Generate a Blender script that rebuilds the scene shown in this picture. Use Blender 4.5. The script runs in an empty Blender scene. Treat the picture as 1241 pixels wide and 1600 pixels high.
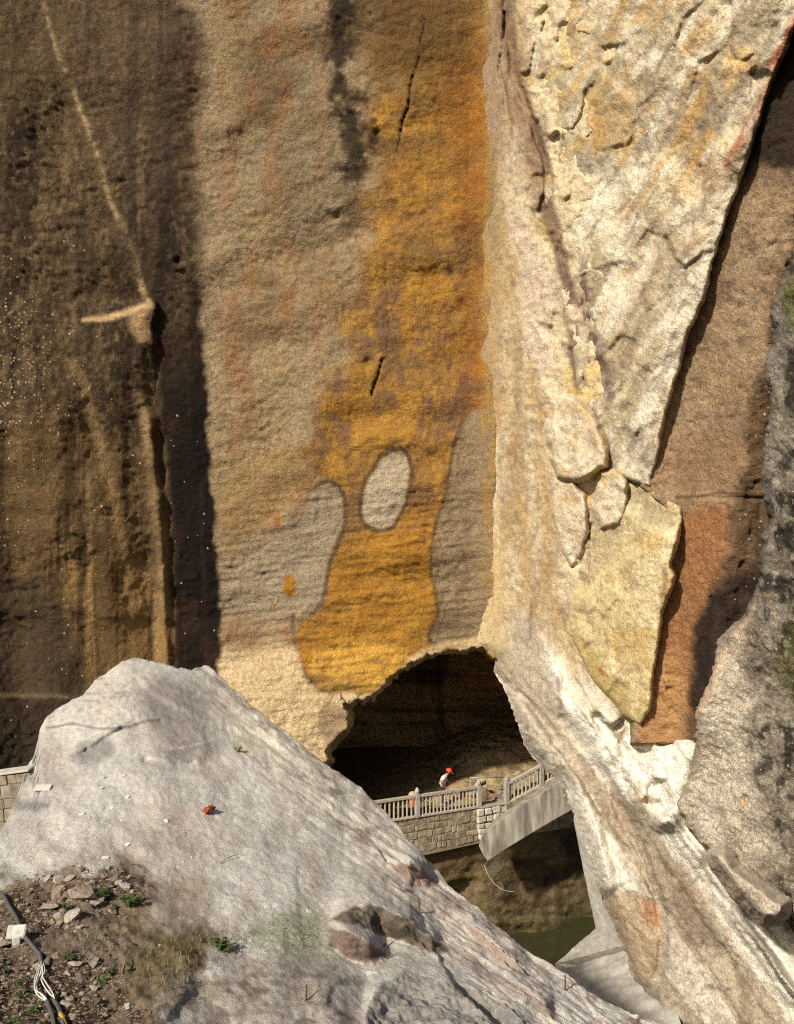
import bpy, bmesh, math, random
import numpy as np
from mathutils import Vector, Matrix
random.seed(7)
SC = bpy.context.scene; SC.render.engine = 'CYCLES'
COL = SC.collection
# ------------------------------------------------------------------ camera, world, sun, exposure
F = 1537.0; CX = 620.5; CY = 800.0; ZC = 14.0
cam_d = bpy.data.cameras.new("camera"); cam = bpy.data.objects.new("camera", cam_d); COL.objects.link(cam)
cam.location = (0, 0, ZC); cam.rotation_euler = (math.radians(90), 0, 0)
cam_d.sensor_fit = 'VERTICAL'; cam_d.sensor_height = 24.0; cam_d.lens = 24.0 * F / 1600.0
cam_d.clip_start = 0.1; cam_d.clip_end = 500
SC.camera = cam
SUN = Vector((-0.48, -0.66, 0.58)).normalized()
world = bpy.data.worlds.new("World"); SC.world = world; world.use_nodes = True
wn = world.node_tree.nodes; wl = world.node_tree.links
sky = wn.new("ShaderNodeTexSky"); sky.sky_type = 'NISHITA'; sky.sun_disc = False
sky.sun_elevation = math.asin(SUN.z); sky.sun_rotation = math.atan2(SUN.x, SUN.y)
sky.dust_density = 3.0; sky.air_density = 1.0
wl.new(sky.outputs[0], wn["Background"].inputs[0]); wn["Background"].inputs[1].default_value = 0.066
sl = bpy.data.lights.new("sun", 'SUN'); sl.energy = 4.4; sl.angle = math.radians(2.5); sl.color = (1.0, 0.93, 0.80)
so = bpy.data.objects.new("sun", sl); COL.objects.link(so); so.location = (-30, -30, 60)
so.rotation_euler = SUN.to_track_quat('Z', 'Y').to_euler()
SC.view_settings.view_transform = 'Standard'; SC.view_settings.look = 'None'
SC.cycles.use_denoising = False; SC.cycles.sample_clamp_indirect = 2.0; SC.cycles.max_bounces = 8; SC.cycles.pixel_filter_type = 'BLACKMAN_HARRIS'; SC.cycles.filter_width = 1.15
SC.view_settings.exposure = 0.48; SC.view_settings.gamma = 1.0; SC.view_settings.use_curve_mapping = False

# ------------------------------------------------------------------ numpy helpers
def _h(ix, iy, iz, s):
    h = (ix.astype(np.uint32) * np.uint32(374761393) + iy.astype(np.uint32) * np.uint32(668265263)
         + iz.astype(np.uint32) * np.uint32(2246822519) + np.uint32((s * 3266489917 + 1013) & 0xffffffff))
    h = (h ^ (h >> np.uint32(15))) * np.uint32(2246822519)
    h = (h ^ (h >> np.uint32(13))) * np.uint32(3266489917)
    return (h ^ (h >> np.uint32(16))).astype(np.float64) / 4294967295.0
def vn(P, s=0):
    I = np.floor(P).astype(np.int64); f = P - I; f = f * f * f * (f * (f * 6 - 15) + 10)
    x, y, z = I[..., 0], I[..., 1], I[..., 2]; fx, fy, fz = f[..., 0], f[..., 1], f[..., 2]
    r = 0
    for a in (0, 1):
        wa = fx if a else 1 - fx
        for b in (0, 1):
            wb = wa * (fy if b else 1 - fy)
            for c in (0, 1):
                r = r + wb * (fz if c else 1 - fz) * _h(x + a, y + b, z + c, s)
    return r * 2 - 1
def fbm(P, o=4, s=0, g=0.5, l=2.03):
    r = 0; a = 1.0; t = 0; Q = np.array(P)
    for i in range(o):
        r = r + a * vn(Q, s + i * 17); t += a; a *= g; Q = Q * l + 3.7
    return r / t * 1.6
def facets(P, s=0):
    """random tilted planes in jittered cells -> (plane offset, edge distance, id)"""
    I = np.floor(P).astype(np.int64); F0 = P - I
    b1 = np.full(P.shape[:-1], 9.0); b2 = b1.copy(); best = np.zeros(b1.shape, np.int64)
    for n, (a, b, c) in enumerate((a, b, c) for a in (-1, 0, 1) for b in (-1, 0, 1) for c in (-1, 0, 1)):
        x, y, z = I[..., 0] + a, I[..., 1] + b, I[..., 2] + c; h = _h(x, y, z, s); h2 = (h * 977.13) % 1.0; h3 = (h * 7919.71) % 1.0
        q = (F0[..., 0] - a - h) ** 2 + (F0[..., 1] - b - h2) ** 2 + (F0[..., 2] - c - h3) ** 2
        m = q < b1; b2 = np.where(m, b1, np.minimum(b2, q)); best = np.where(m, n, best); b1 = np.where(m, q, b1)
    a, b, c = best // 9 - 1, (best // 3) % 3 - 1, best % 3 - 1
    x, y, z = I[..., 0] + a, I[..., 1] + b, I[..., 2] + c; h = _h(x, y, z, s); h2 = (h * 977.13) % 1.0; h3 = (h * 7919.71) % 1.0; k = _h(x, y, z, s + 3)
    pl = ((F0[..., 0] - a - h) * (_h(x, y, z, s + 4) - .5) + (F0[..., 1] - b - h2) * (_h(x, y, z, s + 5) - .5) + (F0[..., 2] - c - h3) * (_h(x, y, z, s + 6) - .5)) * 2 + (k - .5)
    return pl, np.sqrt(b2) - np.sqrt(b1), k
def ss(x, a, b):
    t = np.clip((x - a) / (b - a), 0, 1); return t * t * (3 - 2 * t)
def seg_dist(px, py, pts, closed):
    n = len(pts); d = np.full(px.shape, 1e9)
    for i in range(n if closed else n - 1):
        ax, ay = pts[i]; bx, by = pts[(i + 1) % n]
        ex, ey = bx - ax, by - ay
        t = np.clip(((px - ax) * ex + (py - ay) * ey) / (ex * ex + ey * ey + 1e-9), 0, 1)
        d = np.minimum(d, (px - ax - t * ex) ** 2 + (py - ay - t * ey) ** 2)
    return np.sqrt(d)
def sdf(px, py, pts):
    d = seg_dist(px, py, pts, True); ins = np.zeros(px.shape, bool); n = len(pts)
    for i in range(n):
        ax, ay = pts[i]; bx, by = pts[(i + 1) % n]
        if ay == by: continue
        c = ((ay > py) != (by > py)) & (px < (bx - ax) * (py - ay) / (by - ay) + ax)
        ins ^= c
    return np.where(ins, -d, d)
def lin(r, g, b):
    v = np.array([r, g, b]) / 255.0
    return np.where(v <= 0.04045, v / 12.92, ((v + 0.055) / 1.055) ** 2.4)
def ray(px, py, D):
    return np.stack([(px - CX) / F * D, D + 0 * px, ZC - (py - CY) / F * D], -1)
def at(px, py, D):
    return Vector(((px - CX) / F * D, D, ZC - (py - CY) / F * D))
def itp(x, xs, ys): return np.interp(x, xs, ys)
def blur(a, n=2):
    for _ in range(n):
        b = np.pad(a, 1, mode='edge'); a = (b[:-2, 1:-1] + 2 * b[1:-1, 1:-1] + b[2:, 1:-1]) / 4
        b = np.pad(a, 1, mode='edge'); a = (b[1:-1, :-2] + 2 * b[1:-1, 1:-1] + b[1:-1, 2:]) / 4
    return a
def snap(px, py, d, st):
    gy, gx = np.gradient(blur(d, 1), st); g = np.sqrt(gx * gx + gy * gy) + 1e-6
    m = (d > 0) & (d / g < 1.7 * st); k = np.where(m, d / (g * g), 0)
    return px - gx * k, py - gy * k, (d <= 0) | m
def warp(P, f, a, s): return P + np.stack([vn(P * f, s), vn(P * f, s + 1), vn(P * f, s + 2)], -1) * a
def chk(p, n=2):
    for _ in range(n):
        o = []
        for a, b in zip(p, p[1:] + p[:1]): o += [(a[0] * .75 + b[0] * .25, a[1] * .75 + b[1] * .25), (a[0] * .25 + b[0] * .75, a[1] * .25 + b[1] * .75)]
        p = o
    return p
class Paint:
    def __init__(s, px, py, P, base, gain):
        s.px, s.py, s.P, s.gain = px, py, P, gain
        s.c = np.broadcast_to(lin(*base), px.shape + (3,)).copy(); s.spk = np.zeros(px.shape)
        q = np.stack([px, py, 0 * px], -1)
        s.n1 = fbm(q / 42.0, 4, 91); s.n2 = fbm(q / 11.0, 3, 55); s.q = q
    def mix(s, m, rgb):
        m = np.clip(m, 0, 1)[..., None]; s.c = s.c * (1 - m) + lin(*rgb) * m
    def poly(s, pts, rgb, soft=6, wob=8, a=1.0, wob2=2.5):
        d = sdf(s.px, s.py, chk(list(pts), 1)) + s.n1 * wob + s.n2 * wob2
        m = (1 - ss(d, -soft, soft)) * a; s.mix(m, rgb); return d
    def line(s, pts, w, rgb, soft=3, wob=3, a=1.0):
        d = seg_dist(s.px + s.n1 * wob, s.py + s.n1 * wob, pts, False)
        br = (.45 if w > 4 else .1) + (.55 if w > 4 else .9) * ss(s.n1 + .6 * s.n2, -.45, .25) if soft > 5 else 1.0
        s.mix((1 - ss(d, w - soft, w + soft)) * a * br, rgb)
    def blotch(s, sx, sy, seed, lo, hi, rgb, a=1.0, m=1.0):
        n = fbm(np.stack([s.px / sx, s.py / sy, 0 * s.px + seed], -1), 5, seed)
        s.mix(ss(n, lo, hi) * a * m, rgb)
    def done(s):
        n = fbm(s.q / 5.0, 2, 7)[..., None]
        return np.clip(s.c * s.gain * (1 + 0.10 * n), 0.004, 0.82)

# ------------------------------------------------------------------ materials
def rock_mat(name, fine=7.0, bump=0.5, bscale=9.0, dist=0.06, var=0.35, speck=False, spscale=5.0, rough=0.95, grain=14.0, gvar=0.35, bump2=0.5):
    m = bpy.data.materials.new(name); m.use_nodes = True; nt = m.node_tree; N = nt.nodes; K = nt.links
    b = N["Principled BSDF"]; b.inputs["Roughness"].default_value = rough; b.inputs["Specular IOR Level"].default_value = 0.15
    at_ = N.new("ShaderNodeAttribute"); at_.attribute_name = "col"
    tc = N.new("ShaderNodeTexCoord")
    n1 = N.new("ShaderNodeTexNoise"); n1.inputs["Scale"].default_value = fine; n1.inputs["Detail"].default_value = 9; n1.inputs["Roughness"].default_value = 0.68
    K.new(tc.outputs["Object"], n1.inputs["Vector"])
    mr = N.new("ShaderNodeMapRange"); mr.inputs[1].default_value = 0.3; mr.inputs[2].default_value = 0.7
    mr.inputs[3].default_value = 1 - var; mr.inputs[4].default_value = 1 + var
    K.new(n1.outputs[0], mr.inputs[0])
    mx = N.new("ShaderNodeMix"); mx.data_type = 'RGBA'; mx.blend_type = 'MULTIPLY'; mx.inputs[0].default_value = 1
    K.new(at_.outputs["Color"], mx.inputs[6]); K.new(mr.outputs[0], mx.inputs[7])
    ng = N.new("ShaderNodeTexNoise"); ng.inputs["Scale"].default_value = grain; ng.inputs["Detail"].default_value = 3; ng.inputs["Roughness"].default_value = 0.75
    K.new(tc.outputs["Object"], ng.inputs["Vector"])
    mg = N.new("ShaderNodeMapRange"); mg.inputs[1].default_value = 0.36; mg.inputs[2].default_value = 0.64; mg.inputs[3].default_value = 1 - gvar; mg.inputs[4].default_value = 1 + gvar
    K.new(ng.outputs[0], mg.inputs[0])
    mx2 = N.new("ShaderNodeMix"); mx2.data_type = 'RGBA'; mx2.blend_type = 'MULTIPLY'; mx2.inputs[0].default_value = 1
    K.new(mx.outputs[2], mx2.inputs[6]); K.new(mg.outputs[0], mx2.inputs[7])
    out = mx2.outputs[2]
    if speck:
        sa = N.new("ShaderNodeAttribute"); sa.attribute_name = "spk"
        vo = N.new("ShaderNodeTexVoronoi"); vo.inputs["Scale"].default_value = spscale
        wv = N.new("ShaderNodeMix"); wv.data_type = 'VECTOR'; wv.inputs[0].default_value = 0.12
        K.new(tc.outputs["Object"], wv.inputs[4]); K.new(n1.outputs["Color"], wv.inputs[5]); K.new(wv.outputs[1], vo.inputs["Vector"])
        sp = N.new("ShaderNodeSeparateColor"); K.new(vo.outputs["Color"], sp.inputs[0])
        l1 = N.new("ShaderNodeMath"); l1.operation = 'LESS_THAN'; K.new(sp.outputs[0], l1.inputs[0]); K.new(sa.outputs["Fac"], l1.inputs[1])
        sz = N.new("ShaderNodeMath"); sz.operation = 'MULTIPLY_ADD'; K.new(sp.outputs[1], sz.inputs[0]); sz.inputs[1].default_value = 0.24; sz.inputs[2].default_value = 0.10
        l2 = N.new("ShaderNodeMath"); l2.operation = 'LESS_THAN'; K.new(vo.outputs["Distance"], l2.inputs[0]); K.new(sz.outputs[0], l2.inputs[1])
        mm = N.new("ShaderNodeMath"); mm.operation = 'MULTIPLY'; K.new(l1.outputs[0], mm.inputs[0]); K.new(l2.outputs[0], mm.inputs[1])
        m3 = N.new("ShaderNodeMix"); m3.data_type = 'RGBA'; K.new(mm.outputs[0], m3.inputs[0]); K.new(out, m3.inputs[6]); m3.inputs[7].default_value = (0.36, 0.31, 0.22, 1)
        out = m3.outputs[2]
    K.new(out, b.inputs["Base Color"])
    n2 = N.new("ShaderNodeTexNoise"); n2.inputs["Scale"].default_value = bscale; n2.inputs["Detail"].default_value = 6; n2.inputs["Roughness"].default_value = 0.6
    K.new(tc.outputs["Object"], n2.inputs["Vector"])
    bp = N.new("ShaderNodeBump"); bp.inputs["Strength"].default_value = bump; bp.inputs["Distance"].default_value = dist
    hs = N.new("ShaderNodeMath"); hs.operation = 'MULTIPLY_ADD'; K.new(ng.outputs[0], hs.inputs[0]); hs.inputs[1].default_value = bump2; K.new(n2.outputs[0], hs.inputs[2])
    K.new(hs.outputs[0], bp.inputs["Height"]); K.new(bp.outputs[0], b.inputs["Normal"])
    return m
def flat_mat(name, rgb, rough=0.8, var=0.25, scale=8.0, bump=0.25, dist=0.02, rnd=0.0, metal=0.0, spec=0.25, rgb2=None, stretch=None):
    m = bpy.data.materials.new(name); m.use_nodes = True; nt = m.node_tree; N = nt.nodes; K = nt.links
    b = N["Principled BSDF"]; b.inputs["Roughness"].default_value = rough; b.inputs["Metallic"].default_value = metal; b.inputs["Specular IOR Level"].default_value = spec
    tc = N.new("ShaderNodeTexCoord"); n1 = N.new("ShaderNodeTexNoise"); n1.inputs["Scale"].default_value = scale; n1.inputs["Detail"].default_value = 7
    oi = N.new("ShaderNodeObjectInfo")
    ad = N.new("ShaderNodeVectorMath"); ad.operation = 'ADD'; K.new(tc.outputs["Object"], ad.inputs[0])
    cb = N.new("ShaderNodeCombineXYZ"); ml = N.new("ShaderNodeMath"); ml.operation = 'MULTIPLY'; ml.inputs[1].default_value = 37.0
    K.new(oi.outputs["Random"], ml.inputs[0]); K.new(ml.outputs[0], cb.inputs[0]); K.new(cb.outputs[0], ad.inputs[1])
    if stretch:
        sv = N.new("ShaderNodeVectorMath"); sv.operation = 'MULTIPLY'; sv.inputs[1].default_value = stretch; K.new(ad.outputs[0], sv.inputs[0]); K.new(sv.outputs[0], n1.inputs["Vector"])
    else: K.new(ad.outputs[0], n1.inputs["Vector"])
    mr = N.new("ShaderNodeMapRange"); mr.inputs[1].default_value = 0.3; mr.inputs[2].default_value = 0.7; mr.inputs[3].default_value = 1 - var; mr.inputs[4].default_value = 1 + var
    K.new(n1.outputs[0], mr.inputs[0])
    m2 = N.new("ShaderNodeMapRange"); m2.inputs[3].default_value = 1 - rnd; m2.inputs[4].default_value = 1 + rnd; K.new(oi.outputs["Random"], m2.inputs[0])
    mu = N.new("ShaderNodeMath"); mu.operation = 'MULTIPLY'; K.new(mr.outputs[0], mu.inputs[0]); K.new(m2.outputs[0], mu.inputs[1])
    mx = N.new("ShaderNodeMix"); mx.data_type = 'RGBA'; mx.blend_type = 'MULTIPLY'; mx.inputs[0].default_value = 1
    mx.inputs[6].default_value = (*rgb, 1)
    if rgb2 is not None:
        m4 = N.new("ShaderNodeMix"); m4.data_type = 'RGBA'; m4.inputs[6].default_value = (*rgb, 1); m4.inputs[7].default_value = (*rgb2, 1)
        wh = N.new("ShaderNodeMath"); wh.operation = 'FRACT'; w2 = N.new("ShaderNodeMath"); w2.operation = 'MULTIPLY'; w2.inputs[1].default_value = 7.31
        K.new(oi.outputs["Random"], w2.inputs[0]); K.new(w2.outputs[0], wh.inputs[0]); K.new(wh.outputs[0], m4.inputs[0]); K.new(m4.outputs[2], mx.inputs[6])
    K.new(mu.outputs[0], mx.inputs[7]); K.new(mx.outputs[2], b.inputs["Base Color"])
    bp = N.new("ShaderNodeBump"); bp.inputs["Strength"].default_value = bump; bp.inputs["Distance"].default_value = dist
    K.new(n1.outputs[0], bp.inputs["Height"]); K.new(bp.outputs[0], b.inputs["Normal"])
    return m
M_pecked = rock_mat("pecked_rock", fine=6, bump=0.9, bscale=9.0, dist=0.11, var=0.26, speck=True, spscale=8.0, grain=15, gvar=0.24, bump2=.8)
M_broken = rock_mat("broken_rock", fine=4, bump=0.8, bscale=8.0, dist=0.055, var=0.24, grain=16, gvar=0.22, bump2=.8)
M_grey = rock_mat("lichen_rock", fine=7, bump=1.0, bscale=11.0, dist=0.10, var=0.40, speck=True, spscale=11.0, grain=20, gvar=0.4, bump2=.7)
M_mound = rock_mat("dusty_rock", fine=12, bump=0.9, bscale=24.0, dist=0.03, var=0.15, grain=45, gvar=0.2, bump2=.8)
M_cave = rock_mat("cave_rock", fine=3, bump=0.7, bscale=6.0, dist=0.12, var=0.35, grain=12, gvar=.2)
M_smooth = rock_mat("smooth_cut_rock", fine=5, bump=0.5, bscale=10.0, dist=0.05, var=0.14, grain=18, gvar=.12)

# ------------------------------------------------------------------ mesh builders
def link(ob, parent=None):
    COL.objects.link(ob)
    if parent is not None: ob.parent = parent
    return ob
def tag(o, label=None, cat=None, group=None, kind=None):
    if label: o["label"] = label
    if cat: o["category"] = cat
    if group: o["group"] = group
    if kind: o["kind"] = kind
    return o
def grid_mesh(name, P, keep, col, spk, mat, kind="structure", flip=False):
    """P (h,w,3); keep (h,w) bool vertices"""
    h, w = keep.shape
    q = keep[:-1, :-1] & keep[1:, :-1] & keep[:-1, 1:] & keep[1:, 1:]
    idx = np.arange(h * w).reshape(h, w)
    quads = np.stack([idx[:-1, :-1][q], idx[1:, :-1][q], idx[1:, 1:][q], idx[:-1, 1:][q]], -1)
    if flip: quads = quads[:, ::-1]
    used = np.unique(quads); rm = np.full(h * w, -1, np.int64); rm[used] = np.arange(len(used)); quads = rm[quads]
    V = P.reshape(-1, 3)[used]
    me = bpy.data.meshes.new(name)
    me.vertices.add(len(V)); me.vertices.foreach_set("co", V.astype(np.float32).ravel())
    me.loops.add(quads.size); me.loops.foreach_set("vertex_index", quads.astype(np.int32).ravel())
    me.polygons.add(len(quads)); me.polygons.foreach_set("loop_start", np.arange(0, quads.size, 4, dtype=np.int32))
    me.polygons.foreach_set("loop_total", np.full(len(quads), 4, np.int32))
    me.polygons.foreach_set("use_smooth", np.ones(len(quads), bool))
    me.update(calc_edges=True)
    a = me.attributes.new("col", 'FLOAT_COLOR', 'POINT')
    c4 = np.ones((len(V), 4), np.float32); c4[:, :3] = col.reshape(-1, 3)[used]; a.data.foreach_set("color", c4.ravel())
    if spk is not None:
        s = me.attributes.new("spk", 'FLOAT', 'POINT'); s.data.foreach_set("value", spk.reshape(-1)[used].astype(np.float32))
    me.materials.append(mat)
    ob = bpy.data.objects.new(name, me); COL.objects.link(ob)
    if kind: ob["kind"] = kind
    return ob
def pgrid(x0, x1, y0, y1, st=2.6):
    xs = np.arange(x0, x1 + st, st); ys = np.arange(y0, y1 + st, st)
    return np.meshgrid(xs, ys)
def noise3(P, f, o=3, s=0, g=0.5): return fbm(P * f, o, s, g)
def peck(P, f, s):                       # pecked quarry face: short lumps
    Q = P * np.array([f, f, f * 1.35])
    w = np.stack([vn(Q * .7, s + 40), vn(Q * .7, s + 41), vn(Q * .7, s + 42)], -1) * .6
    a = vn(Q + w, s); b = vn(Q * 2.3 + w, s + 5)
    return a * 0.6 + np.abs(b) * 0.5 - .2
def rim(sd, r=9, depth=0.3, k=0.28):      # roll a slab's outline away from the viewer
    return np.where(sd > 0, depth + sd * k, depth * np.clip(1 + sd / r, 0, 1) ** 2)

# ================================================================== STRUCTURE
def DB(px): return 28.0 / ((px - CX) / F + 0.577)
# ---- back wall (pecked, stained) with the cave mouth cut through it
ARCH = [(498, 1205), (512, 1186), (508, 1176), (522, 1155), (540, 1140), (545, 1120), (538, 1100), (560, 1093), (580, 1090), (597, 1072), (612, 1057),
        (640, 1036), (668, 1024), (700, 1016), (728, 1016), (742, 1009), (756, 1014), (790, 1045), (900, 1080), (1000, 1240), (1000, 1640), (560, 1640), (520, 1300)]
EDGE_L = [(75, -120), (78, 0), (100, 90), (140, 210), (195, 370), (233, 470), (236, 560), (250, 700), (266, 860), (272, 1100), (280, 1300)]
def edge_l(py): return itp(py, [p[1] for p in EDGE_L], [p[0] for p in EDGE_L])
def edge_dark(py): return itp(py, [-120, 0, 40, 120, 300, 500, 700, 900, 1100, 1300], [285, 292, 308, 322, 312, 318, 329, 341, 343, 345])
def back_wall():
    px, py = pgrid(-190, 800, -150, 1420, 2.5)
    def archd(x, y): return sdf(x, y, ARCH) + fbm(np.stack([x, y, 0 * x], -1) / 9.0, 3, 77) * 3
    lim = lambda x: itp(x, [500, 560, 620, 800], [12, 9, 6, 5])
    px, py, arch_keep = snap(px, py, -archd(px, py) - lim(px), 2.5)
    D = np.full(px.shape, 42.3); db = DB(np.maximum(px, 640)); hh = np.clip(.5 + .5 * (D - db) / .9, 0, 1); D = D * (1 - hh) + db * hh - .9 * hh * (1 - hh)
    D += np.clip(px - 768, 0, 99) ** 1.5 * .012
    q = np.stack([px, py, 0 * px], -1)
    n1 = fbm(q / 60.0, 3, 5)
    # lower band leans outwards, ledge line at 1090
    D -= ss(py, 990, 1150) * 0.9
    D -= 0.16 * ss(py + n1 * 3 - (px - 450) * 0.004, 1084, 1092) * (px < 560)
    D += 0.10 * ss(py - 8 * n1, 955, 968) * (1 - ss(py, 968, 1000)) * (px < 480)
    # left buttress: turns towards the camera, with folds and a broken ledge
    el = edge_l(py) + fbm(np.stack([py / 30, 0 * py, 0 * py], -1), 3, 8) * 5
    lf = ss(el - px, -6, 16)
    D -= lf * (0.24 * ss(py, 470, 520) - 0.32 * (1 - ss(py, 455, 490)) * (1 - ss(el - px, 60, 200))) + np.clip(el - px, 0, 600) * 0.0075
    ly = 497 - 12 * ss(px, 150, 235) - 14 * ss(px, 205, 240) + n1 * 4
    led = ss(py - ly, -2, 3) * ss(px + n1 * 30, 60, 190) * (px < el + 4) * (1 - ss(py, 500, 640))
    D -= 0.5 * led
    f2 = itp(py, [560, 590, 700, 800, 1050], [110, 126, 160, 182, 214])
    D -= 0.36 * ss(f2 - px, -4, 34) * ss(py, 560, 620) * (1 - ss(f2 - px, 40, 190))
    f3 = itp(py, [600, 700, 800, 1050], [226, 238, 248, 262])
    D -= 0.34 * np.exp(-((px - f3) / 9.0) ** 2) * ss(py, 620, 680)
    D += 0.25 * np.exp(-((px - itp(py, [600, 1050], [205, 240])) / 22.0) ** 2) * ss(py, 640, 760)
    flt = itp(py, [-150, 450, 700, 1100], [0, 0, 30, 62])
    D -= .16 * np.sin((px - flt) / 19.0 + n1 * .8) * (1 - ss(px - edge_l(py), -10, 20)) * itp(py, [300, 520, 700], [.25, .5, 1.0])
    # broad waves of the old tunnelling
    ang = px * 0.35 + py
    D += 0.15 * fbm(np.stack([px / 170, ang / 62, 0 * px], -1), 3, 12) * ss(px, 300, 380)
    D += 0.20 * fbm(np.stack([px / 130, py / 100, 0 * px + 3], -1), 2, 13)
    hol = lambda cx, cy, rx, ry, d: d * np.exp(-(((px - cx) / rx) ** 2 + ((py - cy) / ry) ** 2))
    D += hol(575, 655, 60, 22, .35) - hol(640, 690, 80, 22, .3) + hol(610, 905, 60, 18, .3) - hol(600, 860, 70, 22, .25) + hol(700, 430, 60, 14, .12) - hol(650, 400, 80, 24, .15)
    D += hol(575, 565, 8, 6, .25) + hol(590, 208, 7, 9, .3) + hol(278, 408, 6, 6, .3) - hol(280, 418, 9, 4, .25)
    # cracks
    cr = [((665, 30), (655, 80), (645, 120)), ((645, 118), (636, 160), (626, 205)), ((626, 205), (621, 240)), ((606, 405), (603, 470), (600, 560)), ((596, 560), (590, 590), (580, 618))]
    cw = [.9, 1.6, 1.0, .7, 1.9]; crk = 0
    for c, w in zip(cr, cw):
        d = seg_dist(px + n1 * 6, py, c, False); D += 0.12 * w * (1 - ss(d, w * .4, w * 1.5)); crk = np.maximum(crk, (1 - ss(d, w * .5, w + 1.2)) * min(1, w / 2))
    d = archd(px, py)
    # arch: thin edge, soffit rolls back; thick on the left jamb
    inside = -d
    D += np.where(inside > 0, inside * itp(px, [500, 560, 640, 800], [0.35, 0.38, 0.45, 0.45]), 0)
    keep = arch_keep & ~((px > 560) & (py > 1215)) & ~((inside > 0) & (py > 1215))
    P = ray(px, py, D)
    amp = itp(px, [-190, 200, 300, 380, 715, 748, 800], [0.11, 0.11, 0.10, 0.08, 0.08, 0.02, 0.02])
    D2 = .05 * fbm(np.stack([px / 70, (py + px * .12) / 5.5, 0 * px], -1), 3, 14) * ss(py, 700, 800) * (px > 330); P[..., 1] += D2
    nd = peck(P, 3.1, 3) * amp * (.45 + .75 * ss(fbm(P * .35, 3, 36), -.5, .5)) + fbm(P * 7.5, 2, 31) * 0.028 + fbm(P * 0.8, 2, 32) * 0.06
    P[..., 1] -= nd
    # ---- colours
    pt = Paint(px, py, P, (176, 152, 118), 0.64)
    pt.blotch(120, 160, 1, 0.0, 0.6, (160, 138, 108), .8)
    pt.poly([(335, 60), (520, 20), (560, 300), (520, 420), (400, 380), (330, 330)], (146, 130, 104), 50, 30, .55)
    pt.blotch(60, 220, 2, 0.1, 0.6, (176, 150, 108), .55)
    for x, y0, y1, w in ((436, 60, 330, 10), (372, 470, 700, 12), (395, 520, 690, 9), (352, 480, 520, 7)):
        pt.line([(x, y0), (x - 4, (y0 + y1) / 2), (x + 3, y1)], w, (150, 104, 66), 10, 14, .5)
    pt.poly([(330, 700), (520, 690), (560, 760), (480, 800), (380, 870), (345, 860)], (172, 136, 84), 25, 22, .6)
    pt.poly([(345, 415), (560, 380), (580, 480), (430, 560), (380, 520)], (150, 124, 92), 40, 30, .5)
    # ochre field
    OC = [(585, 120), (640, -160), (800, -160), (800, 1010), (745, 1000), (690, 1012), (640, 1028), (605, 1062), (580, 1089), (505, 1086), (466, 1052), (457, 985), (505, 955), (512, 880), (538, 800), (528, 752), (480, 720), (540, 560), (545, 450), (575, 330)]
    d = sdf(px, py, chk(OC, 1)) + pt.n1 * itp(py, [600, 760], [34, 7]) + pt.n2 * itp(py, [600, 760], [9, 2])
    sf = itp(py, [560, 760], [34, 6]); oc = 1 - ss(d, -sf, sf); pt.mix(oc * .9, (166, 120, 58))
    pt.blotch(60, 80, 4, 0.05, 0.6, (140, 104, 74), .8, oc)
    pt.blotch(40, 45, 5, 0.15, 0.6, (188, 136, 56), .75, oc)
    pt.blotch(20, 50, 10, .2, .6, (200, 152, 68), .5, oc); pt.blotch(26, 60, 6, 0.25, 0.7, (126, 98, 86), .6, oc * ss(py, 380, 500) * (1 - ss(py, 700, 800)))
    pt.poly([(735, 60), (752, 60), (756, 640), (738, 640), (722, 470), (735, 330), (700, 160), (690, 90)], (168, 104, 40), 24, 24, .6, 8)
    pt.poly([(520, 830), (680, 830), (690, 905), (668, 985), (640, 1027), (580, 1089), (505, 1086), (466, 1052), (457, 985), (505, 955)], (186, 134, 52), 12, 8, .85, 2)
    pt.blotch(50, 16, 7, 0.1, 0.6, (160, 106, 42), .6, ss(py, 800, 860) * oc)
    pt.poly([(470, 1030), (560, 1000), (640, 1015), (600, 1065), (580, 1089), (505, 1086)], (236, 182, 84), 12, 6, .85)
    pt.poly([(600, -160), (720, -160), (735, 60), (700, 140), (590, 140), (560, 40)], (104, 78, 46), 50, 24, .8)  # brown stain at the top, deepened for the weaker light there
    pt.blotch(130, 40, 8, .15, .7, (116, 92, 64), .55, ss(px, 330, 400)); pt.blotch(14, 9, 9, .25, .8, (120, 92, 60), .35, ss(px, 330, 380))
    pt.blotch(90, 60, 11, .0, .6, (128, 98, 56), .5, (1 - ss(py, 120, 420)) * ss(px, 330, 420))  # darker brown upwards: fall-off of light put into the colour
    pt.blotch(28, 70, 18, .2, .6, (166, 116, 72), .45, ss(px, 330, 360) * (1 - ss(px, 470, 540)))
    # bleached patches and their dark rims
    B1 = [(605, 706), (634, 702), (642, 735), (632, 780), (612, 822), (588, 830), (567, 812), (566, 785), (576, 745)]
    B2 = [(505, 752), (530, 765), (538, 800), (525, 850), (510, 880), (505, 945), (460, 966), (340, 966), (345, 900), (400, 840), (470, 800)]
    B3 = [(730, 648), (752, 638), (790, 640), (790, 1000), (660, 1012), (690, 960), (677, 905), (680, 840), (700, 770), (712, 690)]
    for Bp, rgb, aa in ((B2, (172, 154, 128), .92), (B1, (196, 178, 150), 1), (B3, (158, 136, 108), .95)):
        d = sdf(px, py, chk(Bp, 2)) + pt.n1 * 3 + pt.n2
        if Bp is not B3: pt.mix((1 - ss(np.abs(d - 4), 2, 5)) * (ss(px, 440, 500) if Bp is B2 else 1) * .75, (88, 76, 62))
        else: pt.mix((1 - ss(np.abs(d - 2), 2, 5)) * (1 - ss(px, 715, 735)) * .7, (84, 70, 58))
        so_ = 3 + (22 * (1 - ss(px, 440, 510)) if Bp is B2 else 0)
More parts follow.
